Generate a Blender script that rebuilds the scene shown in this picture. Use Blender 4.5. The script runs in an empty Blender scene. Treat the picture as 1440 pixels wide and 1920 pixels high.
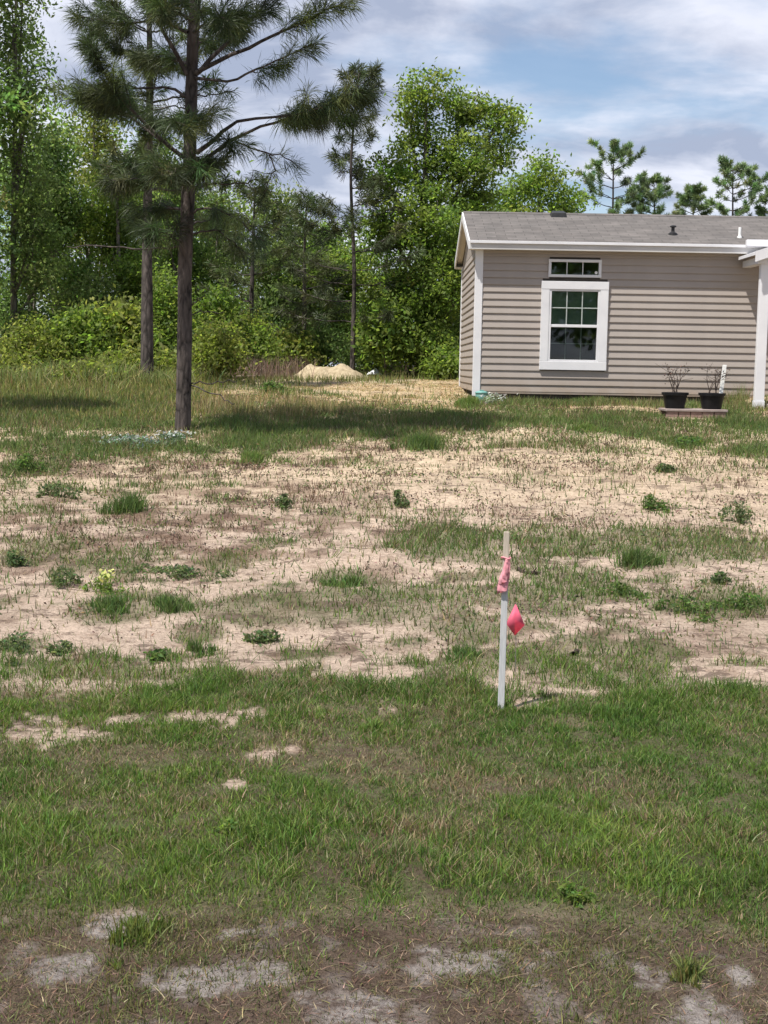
import bpy, math, random
import numpy as np
from mathutils import Vector, Matrix

# ------------------------------------------------------------------ camera, sky, sun, exposure
scene = bpy.context.scene
COL = scene.collection
F = 2500.0                                   # focal length in pixels of the 1440 x 1920 photograph
CAMZ = 1.6
PITCH = math.atan((960 - 688) / F)
ROLL = 0.017
_f = np.array([0, math.cos(PITCH), -math.sin(PITCH)])
_u = np.array([0, math.sin(PITCH), math.cos(PITCH)])
_r = np.array([1.0, 0, 0])
CR = _r * math.cos(ROLL) + _u * math.sin(ROLL)
CU = _u * math.cos(ROLL) - _r * math.sin(ROLL)
CP = np.array([0, 0, CAMZ])
cam_data = bpy.data.cameras.new('camera')
cam = bpy.data.objects.new('camera', cam_data)
COL.objects.link(cam)
cam.matrix_world = Matrix(((CR[0], CU[0], -_f[0], 0), (CR[1], CU[1], -_f[1], 0), (CR[2], CU[2], -_f[2], CAMZ), (0, 0, 0, 1)))
cam_data.sensor_fit = 'VERTICAL'
cam_data.sensor_height = 24.0
cam_data.lens = F / 1920 * 24.0
cam_data.clip_start = 0.05
cam_data.clip_end = 2000
scene.camera = cam

SUN = Vector((0.34, 0.28, -0.90)).normalized()          # direction the light travels
world = bpy.data.worlds.new('World')
scene.world = world
world.use_nodes = True
wn, wl = world.node_tree.nodes, world.node_tree.links
wn.clear()
sky = wn.new('ShaderNodeTexSky')
sky.sky_type = 'NISHITA'
sky.sun_disc = False
sky.sun_elevation = math.asin(-SUN.z)
sky.sun_rotation = math.atan2(-SUN.x, -SUN.y)
sky.air_density = 1.0
sky.dust_density = 0.6
sky.ozone_density = 2.0
bg_sky = wn.new('ShaderNodeBackground'); bg_sky.inputs['Strength'].default_value = 0.095
wl.new(sky.outputs[0], bg_sky.inputs['Color'])
tc = wn.new('ShaderNodeTexCoord')
sep = wn.new('ShaderNodeSeparateXYZ'); wl.new(tc.outputs['Generated'], sep.inputs[0])
def wmath(op, a, b=None):
    n = wn.new('ShaderNodeMath'); n.operation = op
    for i, v in enumerate((a, b)):
        if v is None: continue
        if isinstance(v, (int, float)): n.inputs[i].default_value = v
        else: wl.new(v, n.inputs[i])
    return n.outputs[0]
zz = wmath('ADD', wmath('MAXIMUM', sep.outputs['Z'], 0.0), 0.22)
cx = wmath('DIVIDE', sep.outputs['X'], zz)
cy = wmath('DIVIDE', sep.outputs['Y'], zz)
comb = wn.new('ShaderNodeCombineXYZ'); wl.new(cx, comb.inputs[0]); wl.new(cy, comb.inputs[1])
def wnoise(scale, detail, rough, off, dist=0.0):
    mp = wn.new('ShaderNodeMapping'); mp.inputs['Location'].default_value = off
    mp.inputs['Scale'].default_value = (0.8, 1.0, 1.0)
    wl.new(comb.outputs[0], mp.inputs['Vector'])
    n = wn.new('ShaderNodeTexNoise'); n.inputs['Scale'].default_value = scale
    n.inputs['Detail'].default_value = detail; n.inputs['Roughness'].default_value = rough
    n.inputs['Distortion'].default_value = dist
    wl.new(mp.outputs[0], n.inputs['Vector'])
    return n.outputs['Fac']
cov = wn.new('ShaderNodeMapRange'); cov.inputs['From Min'].default_value = 0.34; cov.inputs['From Max'].default_value = 0.54
cov.interpolation_type = 'SMOOTHSTEP'
wl.new(wnoise(1.9, 9, 0.55, (3.1, 0.7, 0)), cov.inputs['Value'])
covm = wmath('ADD', wmath('MULTIPLY', cov.outputs[0], 0.86), 0.08)
cr = wn.new('ShaderNodeValToRGB')
cr.color_ramp.elements[0].position = 0.41; cr.color_ramp.elements[0].color = (0.33, 0.375, 0.495, 1)
cr.color_ramp.elements[1].position = 0.60; cr.color_ramp.elements[1].color = (0.69, 0.71, 0.80, 1)
wl.new(wnoise(3.0, 9, 0.56, (7.3, 2.2, 0), 0.3), cr.inputs['Fac'])
bg_cl = wn.new('ShaderNodeBackground'); bg_cl.inputs['Strength'].default_value = 0.90
wl.new(cr.outputs['Color'], bg_cl.inputs['Color'])
wmix = wn.new('ShaderNodeMixShader')
wl.new(covm, wmix.inputs[0]); wl.new(bg_sky.outputs[0], wmix.inputs[1]); wl.new(bg_cl.outputs[0], wmix.inputs[2])
wout = wn.new('ShaderNodeOutputWorld'); wl.new(wmix.outputs[0], wout.inputs[0])

sun_data = bpy.data.lights.new('sun', 'SUN')
sun_data.energy = 5.0
sun_data.angle = math.radians(0.55)
sun_data.color = (1.0, 0.955, 0.88)
sun = bpy.data.objects.new('sun', sun_data)
COL.objects.link(sun)
sun.rotation_euler = SUN.to_track_quat('-Z', 'Y').to_euler()
sun.location = (-10, -6, 30)

scene.view_settings.view_transform = 'Standard'
scene.view_settings.look = 'None'
scene.view_settings.gamma = 1.0
scene.view_settings.exposure = 0.55
scene.view_settings.use_curve_mapping = False
scene.cycles.max_bounces = 8
scene.cycles.transparent_max_bounces = 8

# ------------------------------------------------------------------ helpers
rng = np.random.default_rng(11)
random.seed(5)

def hash2(ix, iy, seed):
    h = (ix.astype(np.int64) * 374761393 + iy.astype(np.int64) * 668265263 + seed * 974634777) & 0xFFFFFFFF
    h = ((h ^ (h >> 13)) * 1274126177) & 0xFFFFFFFF
    h = (h ^ (h >> 16)) & 0xFFFFFFFF
    return h / 4294967295.0
def vnoise(x, y, seed=0):
    x = np.asarray(x, float); y = np.asarray(y, float)
    ix, iy = np.floor(x), np.floor(y)
    fx, fy = x - ix, y - iy
    fx = fx * fx * (3 - 2 * fx); fy = fy * fy * (3 - 2 * fy)
    a = hash2(ix, iy, seed); b = hash2(ix + 1, iy, seed); c = hash2(ix, iy + 1, seed); d = hash2(ix + 1, iy + 1, seed)
    return (a * (1 - fx) + b * fx) * (1 - fy) + (c * (1 - fx) + d * fx) * fy
def fbm(x, y, seed=0, oct=4):
    s = 0; a = 0.5; t = 0
    x = np.asarray(x, float); y = np.asarray(y, float)
    for o in range(oct):
        s = s + a * vnoise(x, y, seed + o * 17); t += a
        x = x * 2.03 + 11.7; y = y * 2.03 + 5.3; a *= 0.5
    return s / t
def sstep(a, b, v):
    t = np.clip((v - a) / (b - a), 0, 1); return t * t * (3 - 2 * t)

_PY = [-100, 0, 6.2, 10.6, 15, 19, 23, 28, 33, 40, 60, 600]
_PZ = [0, 0, 0.0, 0.27, 0.565, 0.83, 1.07, 1.265, 1.37, 1.44, 1.5, 1.5]
def H(x, y):
    x = np.asarray(x, float); y = np.asarray(y, float)
    z = (np.interp(y - 0.8, _PY, _PZ) + np.interp(y + 0.8, _PY, _PZ) + np.interp(y, _PY, _PZ)) / 3
    w = np.exp(-np.clip(np.abs(y - 14) - 18, 0, 1e3) / 30.0)
    z = z + (fbm(x * 0.55, y * 0.55, 3, 3) - 0.5) * 0.13 * w + (fbm(x * 2.6, y * 2.6, 9, 3) - 0.5) * 0.05 * w
    # small bank rising to the porch at the right end of the front wall
    z = z + 0.16 * sstep(5.3, 6.6, x) * np.exp(-((y - 22.9) / 0.8) ** 2)
    # graded level under and around the house
    return z
def Hs(x, y): return float(H(np.array([x]), np.array([y]))[0])
def pt(x, y, d):
    v = _f + CR * ((x - 720) / F) - CU * ((y - 960) / F)
    return CP + v * (d / v[1])
_DD = np.concatenate([np.arange(2.4, 24, 0.02), np.arange(24, 90, 0.05)])
def gp(x, y):
    v = _f + CR * ((x - 720) / F) - CU * ((y - 960) / F)
    P = CP[None, :] + v[None, :] * (_DD / v[1])[:, None]
    below = P[:, 2] <= H(P[:, 0], P[:, 1])
    i = int(np.argmax(below)) if below.any() else len(_DD) - 1
    p = P[i].copy(); p[2] = Hs(p[0], p[1])
    return p
_cal = [(d, 0) for d in np.arange(2.6, 60, 0.1)]
_cd = np.arange(2.6, 70, 0.1)
_cz = np.interp(_cd, _PY, _PZ)
_cyp = 688 + (CAMZ - _cz) / _cd * F
def ypx(d): return np.interp(d, _cd, _cyp)            # depth -> picture row on the mean ground

# ---- materials
MATS = {}
def new_mat(name):
    m = bpy.data.materials.new(name); m.use_nodes = True
    nt = m.node_tree; nt.nodes.clear()
    return m, nt, nt.nodes, nt.links
def bsdf_mat(name, rough=0.6, spec=0.3):
    m, nt, N, L = new_mat(name)
    b = N.new('ShaderNodeBsdfPrincipled'); o = N.new('ShaderNodeOutputMaterial')
    b.inputs['Roughness'].default_value = rough
    b.inputs['Specular IOR Level'].default_value = spec
    L.new(b.outputs[0], o.inputs[0])
    MATS[name] = m
    return m, N, L, b, o
def noise_node(N, L, scale, detail=4, rough=0.55, coord='Object', stretch=(1, 1, 1)):
    t = N.new('ShaderNodeTexCoord'); mp = N.new('ShaderNodeMapping'); mp.inputs['Scale'].default_value = stretch
    L.new(t.outputs[coord], mp.inputs['Vector'])
    n = N.new('ShaderNodeTexNoise'); n.inputs['Scale'].default_value = scale
    n.inputs['Detail'].default_value = detail; n.inputs['Roughness'].default_value = rough
    L.new(mp.outputs[0], n.inputs['Vector'])
    return n
def ramp(N, L, src, stops):
    r = N.new('ShaderNodeValToRGB')
    while len(r.color_ramp.elements) < len(stops): r.color_ramp.elements.new(0.5)
    for e, (p, c) in zip(r.color_ramp.elements, stops):
        e.position = p; e.color = (*c, 1)
    L.new(src, r.inputs['Fac'])
    return r
def add_bump(N, L, b, src, strength, dist):
    bp = N.new('ShaderNodeBump'); bp.inputs['Strength'].default_value = strength; bp.inputs['Distance'].default_value = dist
    L.new(src, bp.inputs['Height']); L.new(bp.outputs[0], b.inputs['Normal'])
def simple(name, c1, c2, scale=8, rough=0.6, spec=0.3, bump=0.0, stretch=(1, 1, 1), bdist=0.01):
    m, N, L, b, o = bsdf_mat(name, rough, spec)
    n = noise_node(N, L, scale, 5, 0.6, 'Object', stretch)
    r = ramp(N, L, n.outputs['Fac'], [(0.3, c1), (0.7, c2)])
    L.new(r.outputs[0], b.inputs['Base Color'])
    if bump: add_bump(N, L, b, n.outputs['Fac'], bump, bdist)
    return m
def veg(name, trans=0.3, rough=0.55, spec=0.25):
    m, N, L, b, o = bsdf_mat(name, rough, spec)
    a = N.new('ShaderNodeAttribute'); a.attribute_name = 'Col'
    L.new(a.outputs['Color'], b.inputs['Base Color'])
    t = N.new('ShaderNodeBsdfTranslucent')
    hs = N.new('ShaderNodeHueSaturation'); hs.inputs['Value'].default_value = 1.75; hs.inputs['Saturation'].default_value = 1.1
    L.new(a.outputs['Color'], hs.inputs['Color']); L.new(hs.outputs[0], t.inputs['Color'])
    mx = N.new('ShaderNodeMixShader'); mx.inputs[0].default_value = trans
    L.new(b.outputs[0], mx.inputs[1]); L.new(t.outputs[0], mx.inputs[2]); L.new(mx.outputs[0], o.inputs[0])
    return m
veg('leaf', 0.58); veg('needle', 0.2, 0.5, 0.3); veg('grass', 0.3, 0.6, 0.2); veg('dry', 0.15, 0.8, 0.1)

def bark(name, dark, light, sc):
    m, N, L, b, o = bsdf_mat(name, 0.9, 0.15)
    n = noise_node(N, L, sc, 6, 0.65, 'Object', (1, 1, 0.28))
    t = N.new('ShaderNodeTexCoord'); mp = N.new('ShaderNodeMapping'); mp.inputs['Scale'].default_value = (1, 1, 0.35)
    L.new(t.outputs['Object'], mp.inputs['Vector'])
    v = N.new('ShaderNodeTexVoronoi'); v.feature = 'DISTANCE_TO_EDGE'; v.inputs['Scale'].default_value = sc * 1.3
    L.new(mp.outputs[0], v.inputs['Vector'])
    mul = N.new('ShaderNodeMath'); mul.operation = 'MULTIPLY_ADD'; mul.inputs[1].default_value = 0.9
    L.new(v.outputs['Distance'], mul.inputs[0]); L.new(n.outputs['Fac'], mul.inputs[2])
    r = ramp(N, L, mul.outputs[0], [(0.38, dark), (0.55, tuple((a + c) / 2 for a, c in zip(dark, light))), (0.85, light)])
    L.new(r.outputs[0], b.inputs['Base Color'])
    add_bump(N, L, b, mul.outputs[0], 0.9, 0.03)
    return m
bark('pine_bark', (0.018, 0.016, 0.015), (0.115, 0.096, 0.088), 9)
bark('grey_bark', (0.045, 0.04, 0.034), (0.20, 0.18, 0.15), 8)
simple('siding', (0.31, 0.273, 0.246), (0.355, 0.314, 0.285), 1.6, 0.55, 0.3, 0.0)
_m = MATS['siding']; _N, _L = _m.node_tree.nodes, _m.node_tree.links
_b = next(n for n in _N if n.type == 'BSDF_PRINCIPLED'); _src = _b.inputs['Base Color'].links[0].from_socket
_g = _N.new('ShaderNodeNewGeometry'); _s = _N.new('ShaderNodeSeparateXYZ'); _L.new(_g.outputs['Position'], _s.inputs[0])
_nn = _N.new('ShaderNodeTexNoise'); _nn.inputs['Scale'].default_value = 5.0; _nn.inputs['Detail'].default_value = 6; _L.new(_g.outputs['Position'], _nn.inputs['Vector'])
_mr = _N.new('ShaderNodeMapRange'); _mr.inputs['From Min'].default_value = 1.55; _mr.inputs['From Max'].default_value = 1.18; _L.new(_s.outputs['Z'], _mr.inputs['Value'])
_mu = _N.new('ShaderNodeMath'); _mu.operation = 'MULTIPLY'; _L.new(_mr.outputs[0], _mu.inputs[0]); _L.new(_nn.outputs['Fac'], _mu.inputs[1])
_mx = _N.new('ShaderNodeMix'); _mx.data_type = 'RGBA'; _mx.inputs[7].default_value = (0.26, 0.19, 0.13, 1)
_L.new(_mu.outputs[0], _mx.inputs[0]); _L.new(_src, _mx.inputs[6]); _L.new(_mx.outputs[2], _b.inputs['Base Color'])
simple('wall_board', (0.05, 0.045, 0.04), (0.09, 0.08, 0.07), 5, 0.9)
simple('white_trim', (0.62, 0.62, 0.645), (0.71, 0.71, 0.73), 2.2, 0.45, 0.35)
simple('white_gutter', (0.46, 0.45, 0.445), (0.56, 0.55, 0.54), 1.3, 0.45, 0.35)
simple('cream_soffit', (0.56, 0.52, 0.43), (0.64, 0.60, 0.51), 3, 0.6)
simple('skirting', (0.03, 0.028, 0.025), (0.07, 0.06, 0.05), 6, 0.9)
simple('black_plastic', (0.005, 0.005, 0.006), (0.011, 0.011, 0.012), 12, 0.5, 0.25)
simple('black_metal', (0.012, 0.012, 0.013), (0.03, 0.03, 0.03), 10, 0.5)
simple('pvc', (0.74, 0.74, 0.72), (0.82, 0.82, 0.80), 8, 0.4)
simple('teal_plastic', (0.10, 0.24, 0.22), (0.18, 0.36, 0.33), 14, 0.5)
simple('soil', (0.03, 0.022, 0.016), (0.07, 0.05, 0.035), 25, 0.95, 0.1, 0.8, bdist=0.02)
simple('slab_stone', (0.23, 0.185, 0.17), (0.33, 0.275, 0.255), 9, 0.85, 0.2, 0.4)
simple('brick_red', (0.20, 0.13, 0.11), (0.31, 0.21, 0.18), 14, 0.9, 0.15, 0.5)
simple('lath_wood', (0.43, 0.43, 0.45), (0.58, 0.58, 0.58), 30, 0.75, 0.2, 0.3, (6, 6, 0.5), 0.002)
simple('lath_top', (0.42, 0.35, 0.28), (0.56, 0.49, 0.41), 30, 0.8, 0.2, 0.3, (6, 6, 0.5), 0.002)
simple('white_sheet', (0.55, 0.56, 0.60), (0.78, 0.79, 0.82), 6, 0.5, 0.3, 0.4)
simple('twig', (0.035, 0.026, 0.022), (0.09, 0.065, 0.055), 20, 0.9)
simple('dead_wood', (0.14, 0.105, 0.08), (0.30, 0.24, 0.19), 12, 0.9, 0.1, 0.6, (1, 1, 1))
simple('char_wood', (0.02, 0.016, 0.014), (0.075, 0.055, 0.045), 18, 0.9, 0.1, 0.6)
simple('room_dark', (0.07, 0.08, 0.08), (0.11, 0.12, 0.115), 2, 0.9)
simple('reflected_green', (0.15, 0.215, 0.17), (0.20, 0.27, 0.215), 3, 0.8)  # green tint of the tree reflection, painted for the upper sash
simple('muntin_grey', (0.33, 0.37, 0.35), (0.40, 0.44, 0.42), 4, 0.5)
simple('wire', (0.12, 0.11, 0.10), (0.20, 0.19, 0.18), 20, 0.5)
def plastic_film(name, c1, c2):
    m, N, L, b, o = bsdf_mat(name, 0.55, 0.3)
    n = noise_node(N, L, 25, 3)
    r = ramp(N, L, n.outputs['Fac'], [(0.3, c1), (0.7, c2)])
    L.new(r.outputs[0], b.inputs['Base Color'])
    t = N.new('ShaderNodeBsdfTranslucent'); L.new(r.outputs[0], t.inputs['Color'])
    mx = N.new('ShaderNodeMixShader'); mx.inputs[0].default_value = 0.35
    L.new(b.outputs[0], mx.inputs[1]); L.new(t.outputs[0], mx.inputs[2]); L.new(mx.outputs[0], o.inputs[0])
plastic_film('pink_tape', (0.80, 0.36, 0.42), (0.88, 0.45, 0.50))
plastic_film('pink_flag', (0.78, 0.13, 0.22), (0.86, 0.19, 0.28))

def glass_mat():
    m, nt, N, L = new_mat('pane_glass')
    fr = N.new('ShaderNodeFresnel'); fr.inputs['IOR'].default_value = 1.55
    tr = N.new('ShaderNodeBsdfTransparent'); tr.inputs['Color'].default_value = (0.80, 0.86, 0.83, 1)
    gl = N.new('ShaderNodeBsdfGlossy'); gl.inputs['Roughness'].default_value = 0.02
    mx = N.new('ShaderNodeMixShader'); o = N.new('ShaderNodeOutputMaterial')
    L.new(fr.outputs[0], mx.inputs[0]); L.new(tr.outputs[0], mx.inputs[1]); L.new(gl.outputs[0], mx.inputs[2]); L.new(mx.outputs[0], o.inputs[0])
    MATS['pane_glass'] = m
glass_mat()

def shingle_mat():
    m, N, L, b, o = bsdf_mat('shingle', 0.9, 0.15)
    t = N.new('ShaderNodeTexCoord')
    br = N.new('ShaderNodeTexBrick'); br.inputs['Scale'].default_value = 1.0
    br.inputs['Brick Width'].default_value = 0.33; br.inputs['Row Height'].default_value = 0.14
    br.inputs['Mortar Size'].default_value = 0.006
    br.inputs['Color1'].default_value = (0.115, 0.107, 0.103, 1); br.inputs['Color2'].default_value = (0.145, 0.135, 0.130, 1)
    br.inputs['Mortar'].default_value = (0.08, 0.075, 0.072, 1)
    L.new(t.outputs['Object'], br.inputs['Vector'])
    n = noise_node(N, L, 2.5, 6, 0.7)
    r = ramp(N, L, n.outputs['Fac'], [(0.3, (0.75, 0.75, 0.75)), (0.7, (1.15, 1.12, 1.1))])
    mx = N.new('ShaderNodeMix'); mx.data_type = 'RGBA'; mx.blend_type = 'MULTIPLY'; mx.inputs[0].default_value = 1.0
    L.new(br.outputs['Color'], mx.inputs[6]); L.new(r.outputs[0], mx.inputs[7]); L.new(mx.outputs[2], b.inputs['Base Color'])
    add_bump(N, L, b, br.outputs['Fac'], 0.5, -0.01)
shingle_mat()

# ---- mesh builders
def np_mesh(name, V, faces, mat, parent=None, cols=None, smooth=False, loc=None):
    """faces: one (M,k) int array or a list of such arrays"""
    if not isinstance(faces, list): faces = [faces]
    V = np.asarray(V, np.float32)
    me = bpy.data.meshes.new(name)
    nl = sum(f.size for f in faces); nf = sum(len(f) for f in faces)
    me.vertices.add(len(V)); me.loops.add(nl); me.polygons.add(nf)
    me.vertices.foreach_set('co', V.ravel())
    me.loops.foreach_set('vertex_index', np.concatenate([f.ravel() for f in faces]).astype(np.int32))
    tot = np.concatenate([np.full(len(f), f.shape[1], np.int32) for f in faces])
    st = np.concatenate([[0], np.cumsum(tot)[:-1]]).astype(np.int32)
    me.polygons.foreach_set('loop_start', st)
    me.polygons.foreach_set('loop_total', tot)
    if smooth: me.polygons.foreach_set('use_smooth', np.ones(nf, bool))
    if cols is not None:
        a = me.color_attributes.new('Col', 'FLOAT_COLOR', 'POINT')
        c = np.ones((len(V), 4), np.float32); c[:, :3] = cols
        a.data.foreach_set('color', c.ravel())
    me.update(calc_edges=True)
    if mat: me.materials.append(MATS[mat])
    o = bpy.data.objects.new(name, me); COL.objects.link(o)
    if parent is not None: o.parent = parent
    if loc is not None: o.location = loc
    return o
def thing(name, label, cat, loc=(0, 0, 0), group=None):
    o = bpy.data.objects.new(name, None); COL.objects.link(o)
    o.empty_display_size = 0.2; o.location = loc
    return tag(o, label, cat, group)
def tag(o, label=None, cat=None, group=None, kind=None):
    if label: o['label'] = label
    if cat: o['category'] = cat
    if group: o['group'] = group
    if kind: o['kind'] = kind
    return o

class MB:
    """collects polygons of one mesh"""
    def __init__(s): s.v = []; s.f = []
    def poly(s, vs, fs):
        b = len(s.v); s.v += [tuple(map(float, q)) for q in vs]; s.f += [tuple(i + b for i in q) for q in fs]; return s
    def box(s, a, b):
        x0, y0, z0 = a; x1, y1, z1 = b
        return s.poly([(x0, y0, z0), (x1, y0, z0), (x1, y1, z0), (x0, y1, z0), (x0, y0, z1), (x1, y0, z1), (x1, y1, z1), (x0, y1, z1)],
                      [(0, 3, 2, 1), (4, 5, 6, 7), (0, 1, 5, 4), (1, 2, 6, 5), (2, 3, 7, 6), (3, 0, 4, 7)])
    def prism(s, prof, x0, x1):
        """profile of (y,z) points extruded along x"""
        n = len(prof)
        vs = [(x0, y, z) for y, z in prof] + [(x1, y, z) for y, z in prof]
        fs = [(i, (i + 1) % n, n + (i + 1) % n, n + i) for i in range(n)] + [tuple(range(n - 1, -1, -1)), tuple(range(n, 2 * n))]
        return s.poly(vs, fs)
    def lathe(s, prof, n=20, c=(0, 0, 0)):
        vs = []; fs = []
        for r, z in prof:
            for k in range(n):
                a = 2 * math.pi * k / n; vs.append((c[0] + r * math.cos(a), c[1] + r * math.sin(a), c[2] + z))
        for j in range(len(prof) - 1):
            for k in range(n):
                fs.append((j * n + k, j * n + (k + 1) % n, (j + 1) * n + (k + 1) % n, (j + 1) * n + k))
        fs.append(tuple(range(n - 1, -1, -1))); fs.append(tuple(range((len(prof) - 1) * n, len(prof) * n)))
        return s.poly(vs, fs)
    def build(s, name, mat, parent=None, bevel=0.0, smooth=False, loc=None):
        me = bpy.data.meshes.new(name); me.from_pydata(s.v, [], s.f); me.update()
        me.materials.append(MATS[mat])
        if smooth:
            for p in me.polygons: p.use_smooth = True
        o = bpy.data.objects.new(name, me); COL.objects.link(o)
        if parent is not None: o.parent = parent
        if loc is not None: o.location = loc
        if bevel:
            m = o.modifiers.new('bevel', 'BEVEL'); m.width = bevel; m.segments = 2; m.limit_method = 'ANGLE'
        return o

def tube(path, radii, n=8, wob=0.0, seed=0):
    """tapered tube along a polyline -> verts, quads"""
    P = np.asarray(path, float); R = np.asarray(radii, float)
    T = np.gradient(P, axis=0); T /= np.linalg.norm(T, axis=1, keepdims=True) + 1e-9
    ref = np.array([0.0, 1.0, 0.0]) if abs(T[:, 2]).mean() > 0.6 else np.array([0.0, 0.0, 1.0])
    A = np.cross(T, ref); A /= np.linalg.norm(A, axis=1, keepdims=True) + 1e-9
    B = np.cross(T, A)
    th = np.linspace(0, 2 * math.pi, n, endpoint=False)
    rr = R[:, None] * np.ones((1, n))
    if wob:
        g = np.random.default_rng(seed); rr = rr * (1 + g.normal(0, wob, rr.shape))
    V = P[:, None, :] + rr[:, :, None] * (np.cos(th)[None, :, None] * A[:, None, :] + np.sin(th)[None, :, None] * B[:, None, :])
    m = len(P)
    i = np.arange(m - 1)[:, None] * n; k = np.arange(n)[None, :]
    Q = np.stack([i + k, i + (k + 1) % n, i + n + (k + 1) % n, i + n + k], -1).reshape(-1, 4)
    return V.reshape(-1, 3), Q
def join(parts):
    Vs, Qs, b = [], [], 0
    for V, Q in parts:
        Vs.append(V); Qs.append(Q + b); b += len(V)
    return np.concatenate(Vs), np.concatenate(Qs)
def smooth_path(pts, n):
    P = np.asarray(pts, float)
    if len(P) == 2:
        t = np.linspace(0, 1, n)[:, None]; return P[0] * (1 - t) + P[1] * t
    k = np.arange(len(P)); t = np.linspace(0, len(P) - 1, n)
    out = np.empty((n, 3))
    for j, tt in enumerate(t):
        i = min(int(tt), len(P) - 2); f = tt - i
        p0, p1, p2, p3 = P[max(i - 1, 0)], P[i], P[i + 1], P[min(i + 2, len(P) - 1)]
        out[j] = 0.5 * (2 * p1 + (p2 - p0) * f + (2 * p0 - 5 * p1 + 4 * p2 - p3) * f * f + (3 * p1 - p0 - 3 * p2 + p3) * f ** 3)
    return out
def unit(v): return v / (np.linalg.norm(v, axis=-1, keepdims=True) + 1e-9)

def leaves(C, size, cols, up=0.5, aspect=0.5, g=rng):
    """rhombic leaf faces centred on C -> V, quads, colours"""
    n = len(C)
    nr = unit(g.normal(size=(n, 3)) + np.array([0, 0, up]))
    a = unit(np.cross(nr, g.normal(size=(n, 3))))
    b = np.cross(nr, a)
    s = np.broadcast_to(size, (n,))[:, None] if np.ndim(size) else np.full((n, 1), size)
    s = s * g.uniform(0.7, 1.3, (n, 1))
    fold = nr * s * 0.18
    V = np.stack([C - a * s, C + b * s * aspect + fold, C + a * s, C - b * s * aspect + fold], 1).reshape(-1, 3)
    Q = np.arange(4 * n).reshape(n, 4)
    return V, Q, np.repeat(cols, 4, axis=0)
def palette(n, base, g=rng, sv=0.25, sh=0.12):
    base = np.asarray(base, float)
    if base.ndim == 2: base = base[g.integers(0, len(base), n)]
    c = base * (1 + g.normal(0, sv, (n, 1))) * (1 + g.normal(0, sh, (n, 3)))
    return np.clip(c, 0.004, 0.9)
def blades(P, h, w, lean, cols, g=rng, seg=2, bend=0.5):
    """grass blades rooted at P; h, w arrays"""
    n = len(P)
    th = g.uniform(0, 2 * math.pi, n)
    d = np.stack([np.cos(th), np.sin(th), np.zeros(n)], 1)
    ph = g.uniform(0, 2 * math.pi, n)
    s = np.stack([np.cos(ph), np.sin(ph), np.zeros(n)], 1) * (w / 2)[:, None]
    L = (h * np.abs(lean))[:, None]; Z = np.zeros((n, 3)); Z[:, 2] = h
    tip = P + Z + d * L
    if seg == 1:
        V = np.stack([P - s, P + s, tip], 1).reshape(-1, 3)
        return V, np.arange(3 * n).reshape(n, 3), np.repeat(cols, 3, axis=0)
    mid = P + Z * 0.58 + d * L * (0.58 - 0.58 * bend * 0.6)
    V = np.stack([P - s, P + s, mid - s * 0.8, mid + s * 0.8, tip], 1).reshape(-1, 3)
    b = np.arange(n)[:, None] * 5
    T = np.concatenate([b + np.array([[0, 1, 3]]), b + np.array([[0, 3, 2]]), b + np.array([[2, 3, 4]])], 0)
    cc = np.repeat(cols, 5, axis=0).reshape(n, 5, 3).copy()
    return V, T, cc.reshape(-1, 3)

# ------------------------------------------------------------------ ground cover map (fixed to the ground)
def patch(x, y, rx, ry):
    """an ellipse on the ground seen at that place of the picture: centre, radii in metres"""
    c = gp(x, y); n_ = gp(x, y + ry); f_ = gp(x, y - ry)
    return (c[0], c[1], rx / F * c[1], max((f_[1] - n_[1]) / 2, 0.08))
GREEN = [patch(*q) for q in [
    (150, 1332, 110, 36), (30, 1336, 70, 32), (600, 1302, 330, 26), (330, 1318, 110, 20), (860, 1308, 100, 34), (1200, 1335, 260, 30), (1390, 1310, 120, 28),
    (260, 1130, 115, 26), (650, 1140, 250, 38), (470, 1135, 60, 28), (870, 1170, 60, 30), (1000, 1125, 70, 30),
    (840, 1020, 120, 32), (1040, 1022, 130, 26), (1280, 1022, 190, 32), (1320, 1130, 130, 30),
    (180, 1055, 60, 10), (40, 1215, 45, 11), (370, 1190, 50, 20), (640, 1085, 60, 14), (1160, 1110, 60, 16), (760, 1205, 40, 8),
    (590, 806, 280, 13), (860, 792, 230, 11), (1120, 795, 90, 12), (500, 832, 100, 14), (790, 830, 50, 16), (150, 838, 220, 18), (60, 878, 60, 14), (1415, 850, 40, 18),
    (1290, 830, 60, 10), (1400, 795, 60, 12), (1040, 752, 130, 10), (1180, 775, 100, 12), (480, 855, 36, 12), (1240, 950, 50, 8)]]
BROWN = [patch(*q) for q in [(720, 1440, 150, 44), (480, 1420, 80, 30), (860, 1480, 180, 30), (1170, 1500, 120, 40), (250, 1420, 150, 16), (1050, 1360, 60, 10), (800, 1560, 90, 18), (560, 1390, 90, 14)]]
BARE = [patch(*q) for q in [(410, 1348, 85, 14), (110, 1378, 130, 16), (230, 1358, 40, 10), (985, 1323, 36, 6), (720, 1334, 26, 5), (440, 1480, 22, 8), (500, 1415, 40, 8), (545, 1405, 24, 6),
    (215, 1730, 34, 14), (435, 1750, 30, 14), (400, 1835, 95, 30), (650, 1890, 90, 22), (900, 1812, 100, 22), (1225, 1845, 45, 16), (1380, 1830, 45, 22), (120, 1820, 60, 14), (1330, 1900, 60, 16)]]
STRAW = [patch(*q) for q in [(780, 747, 170, 17), (560, 747, 160, 14), (400, 742, 110, 11), (840, 725, 80, 12), (680, 730, 120, 9), (1150, 765, 160, 7), (1410, 755, 50, 18), (620, 725, 60, 8), (1000, 742, 80, 5)]]
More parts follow.
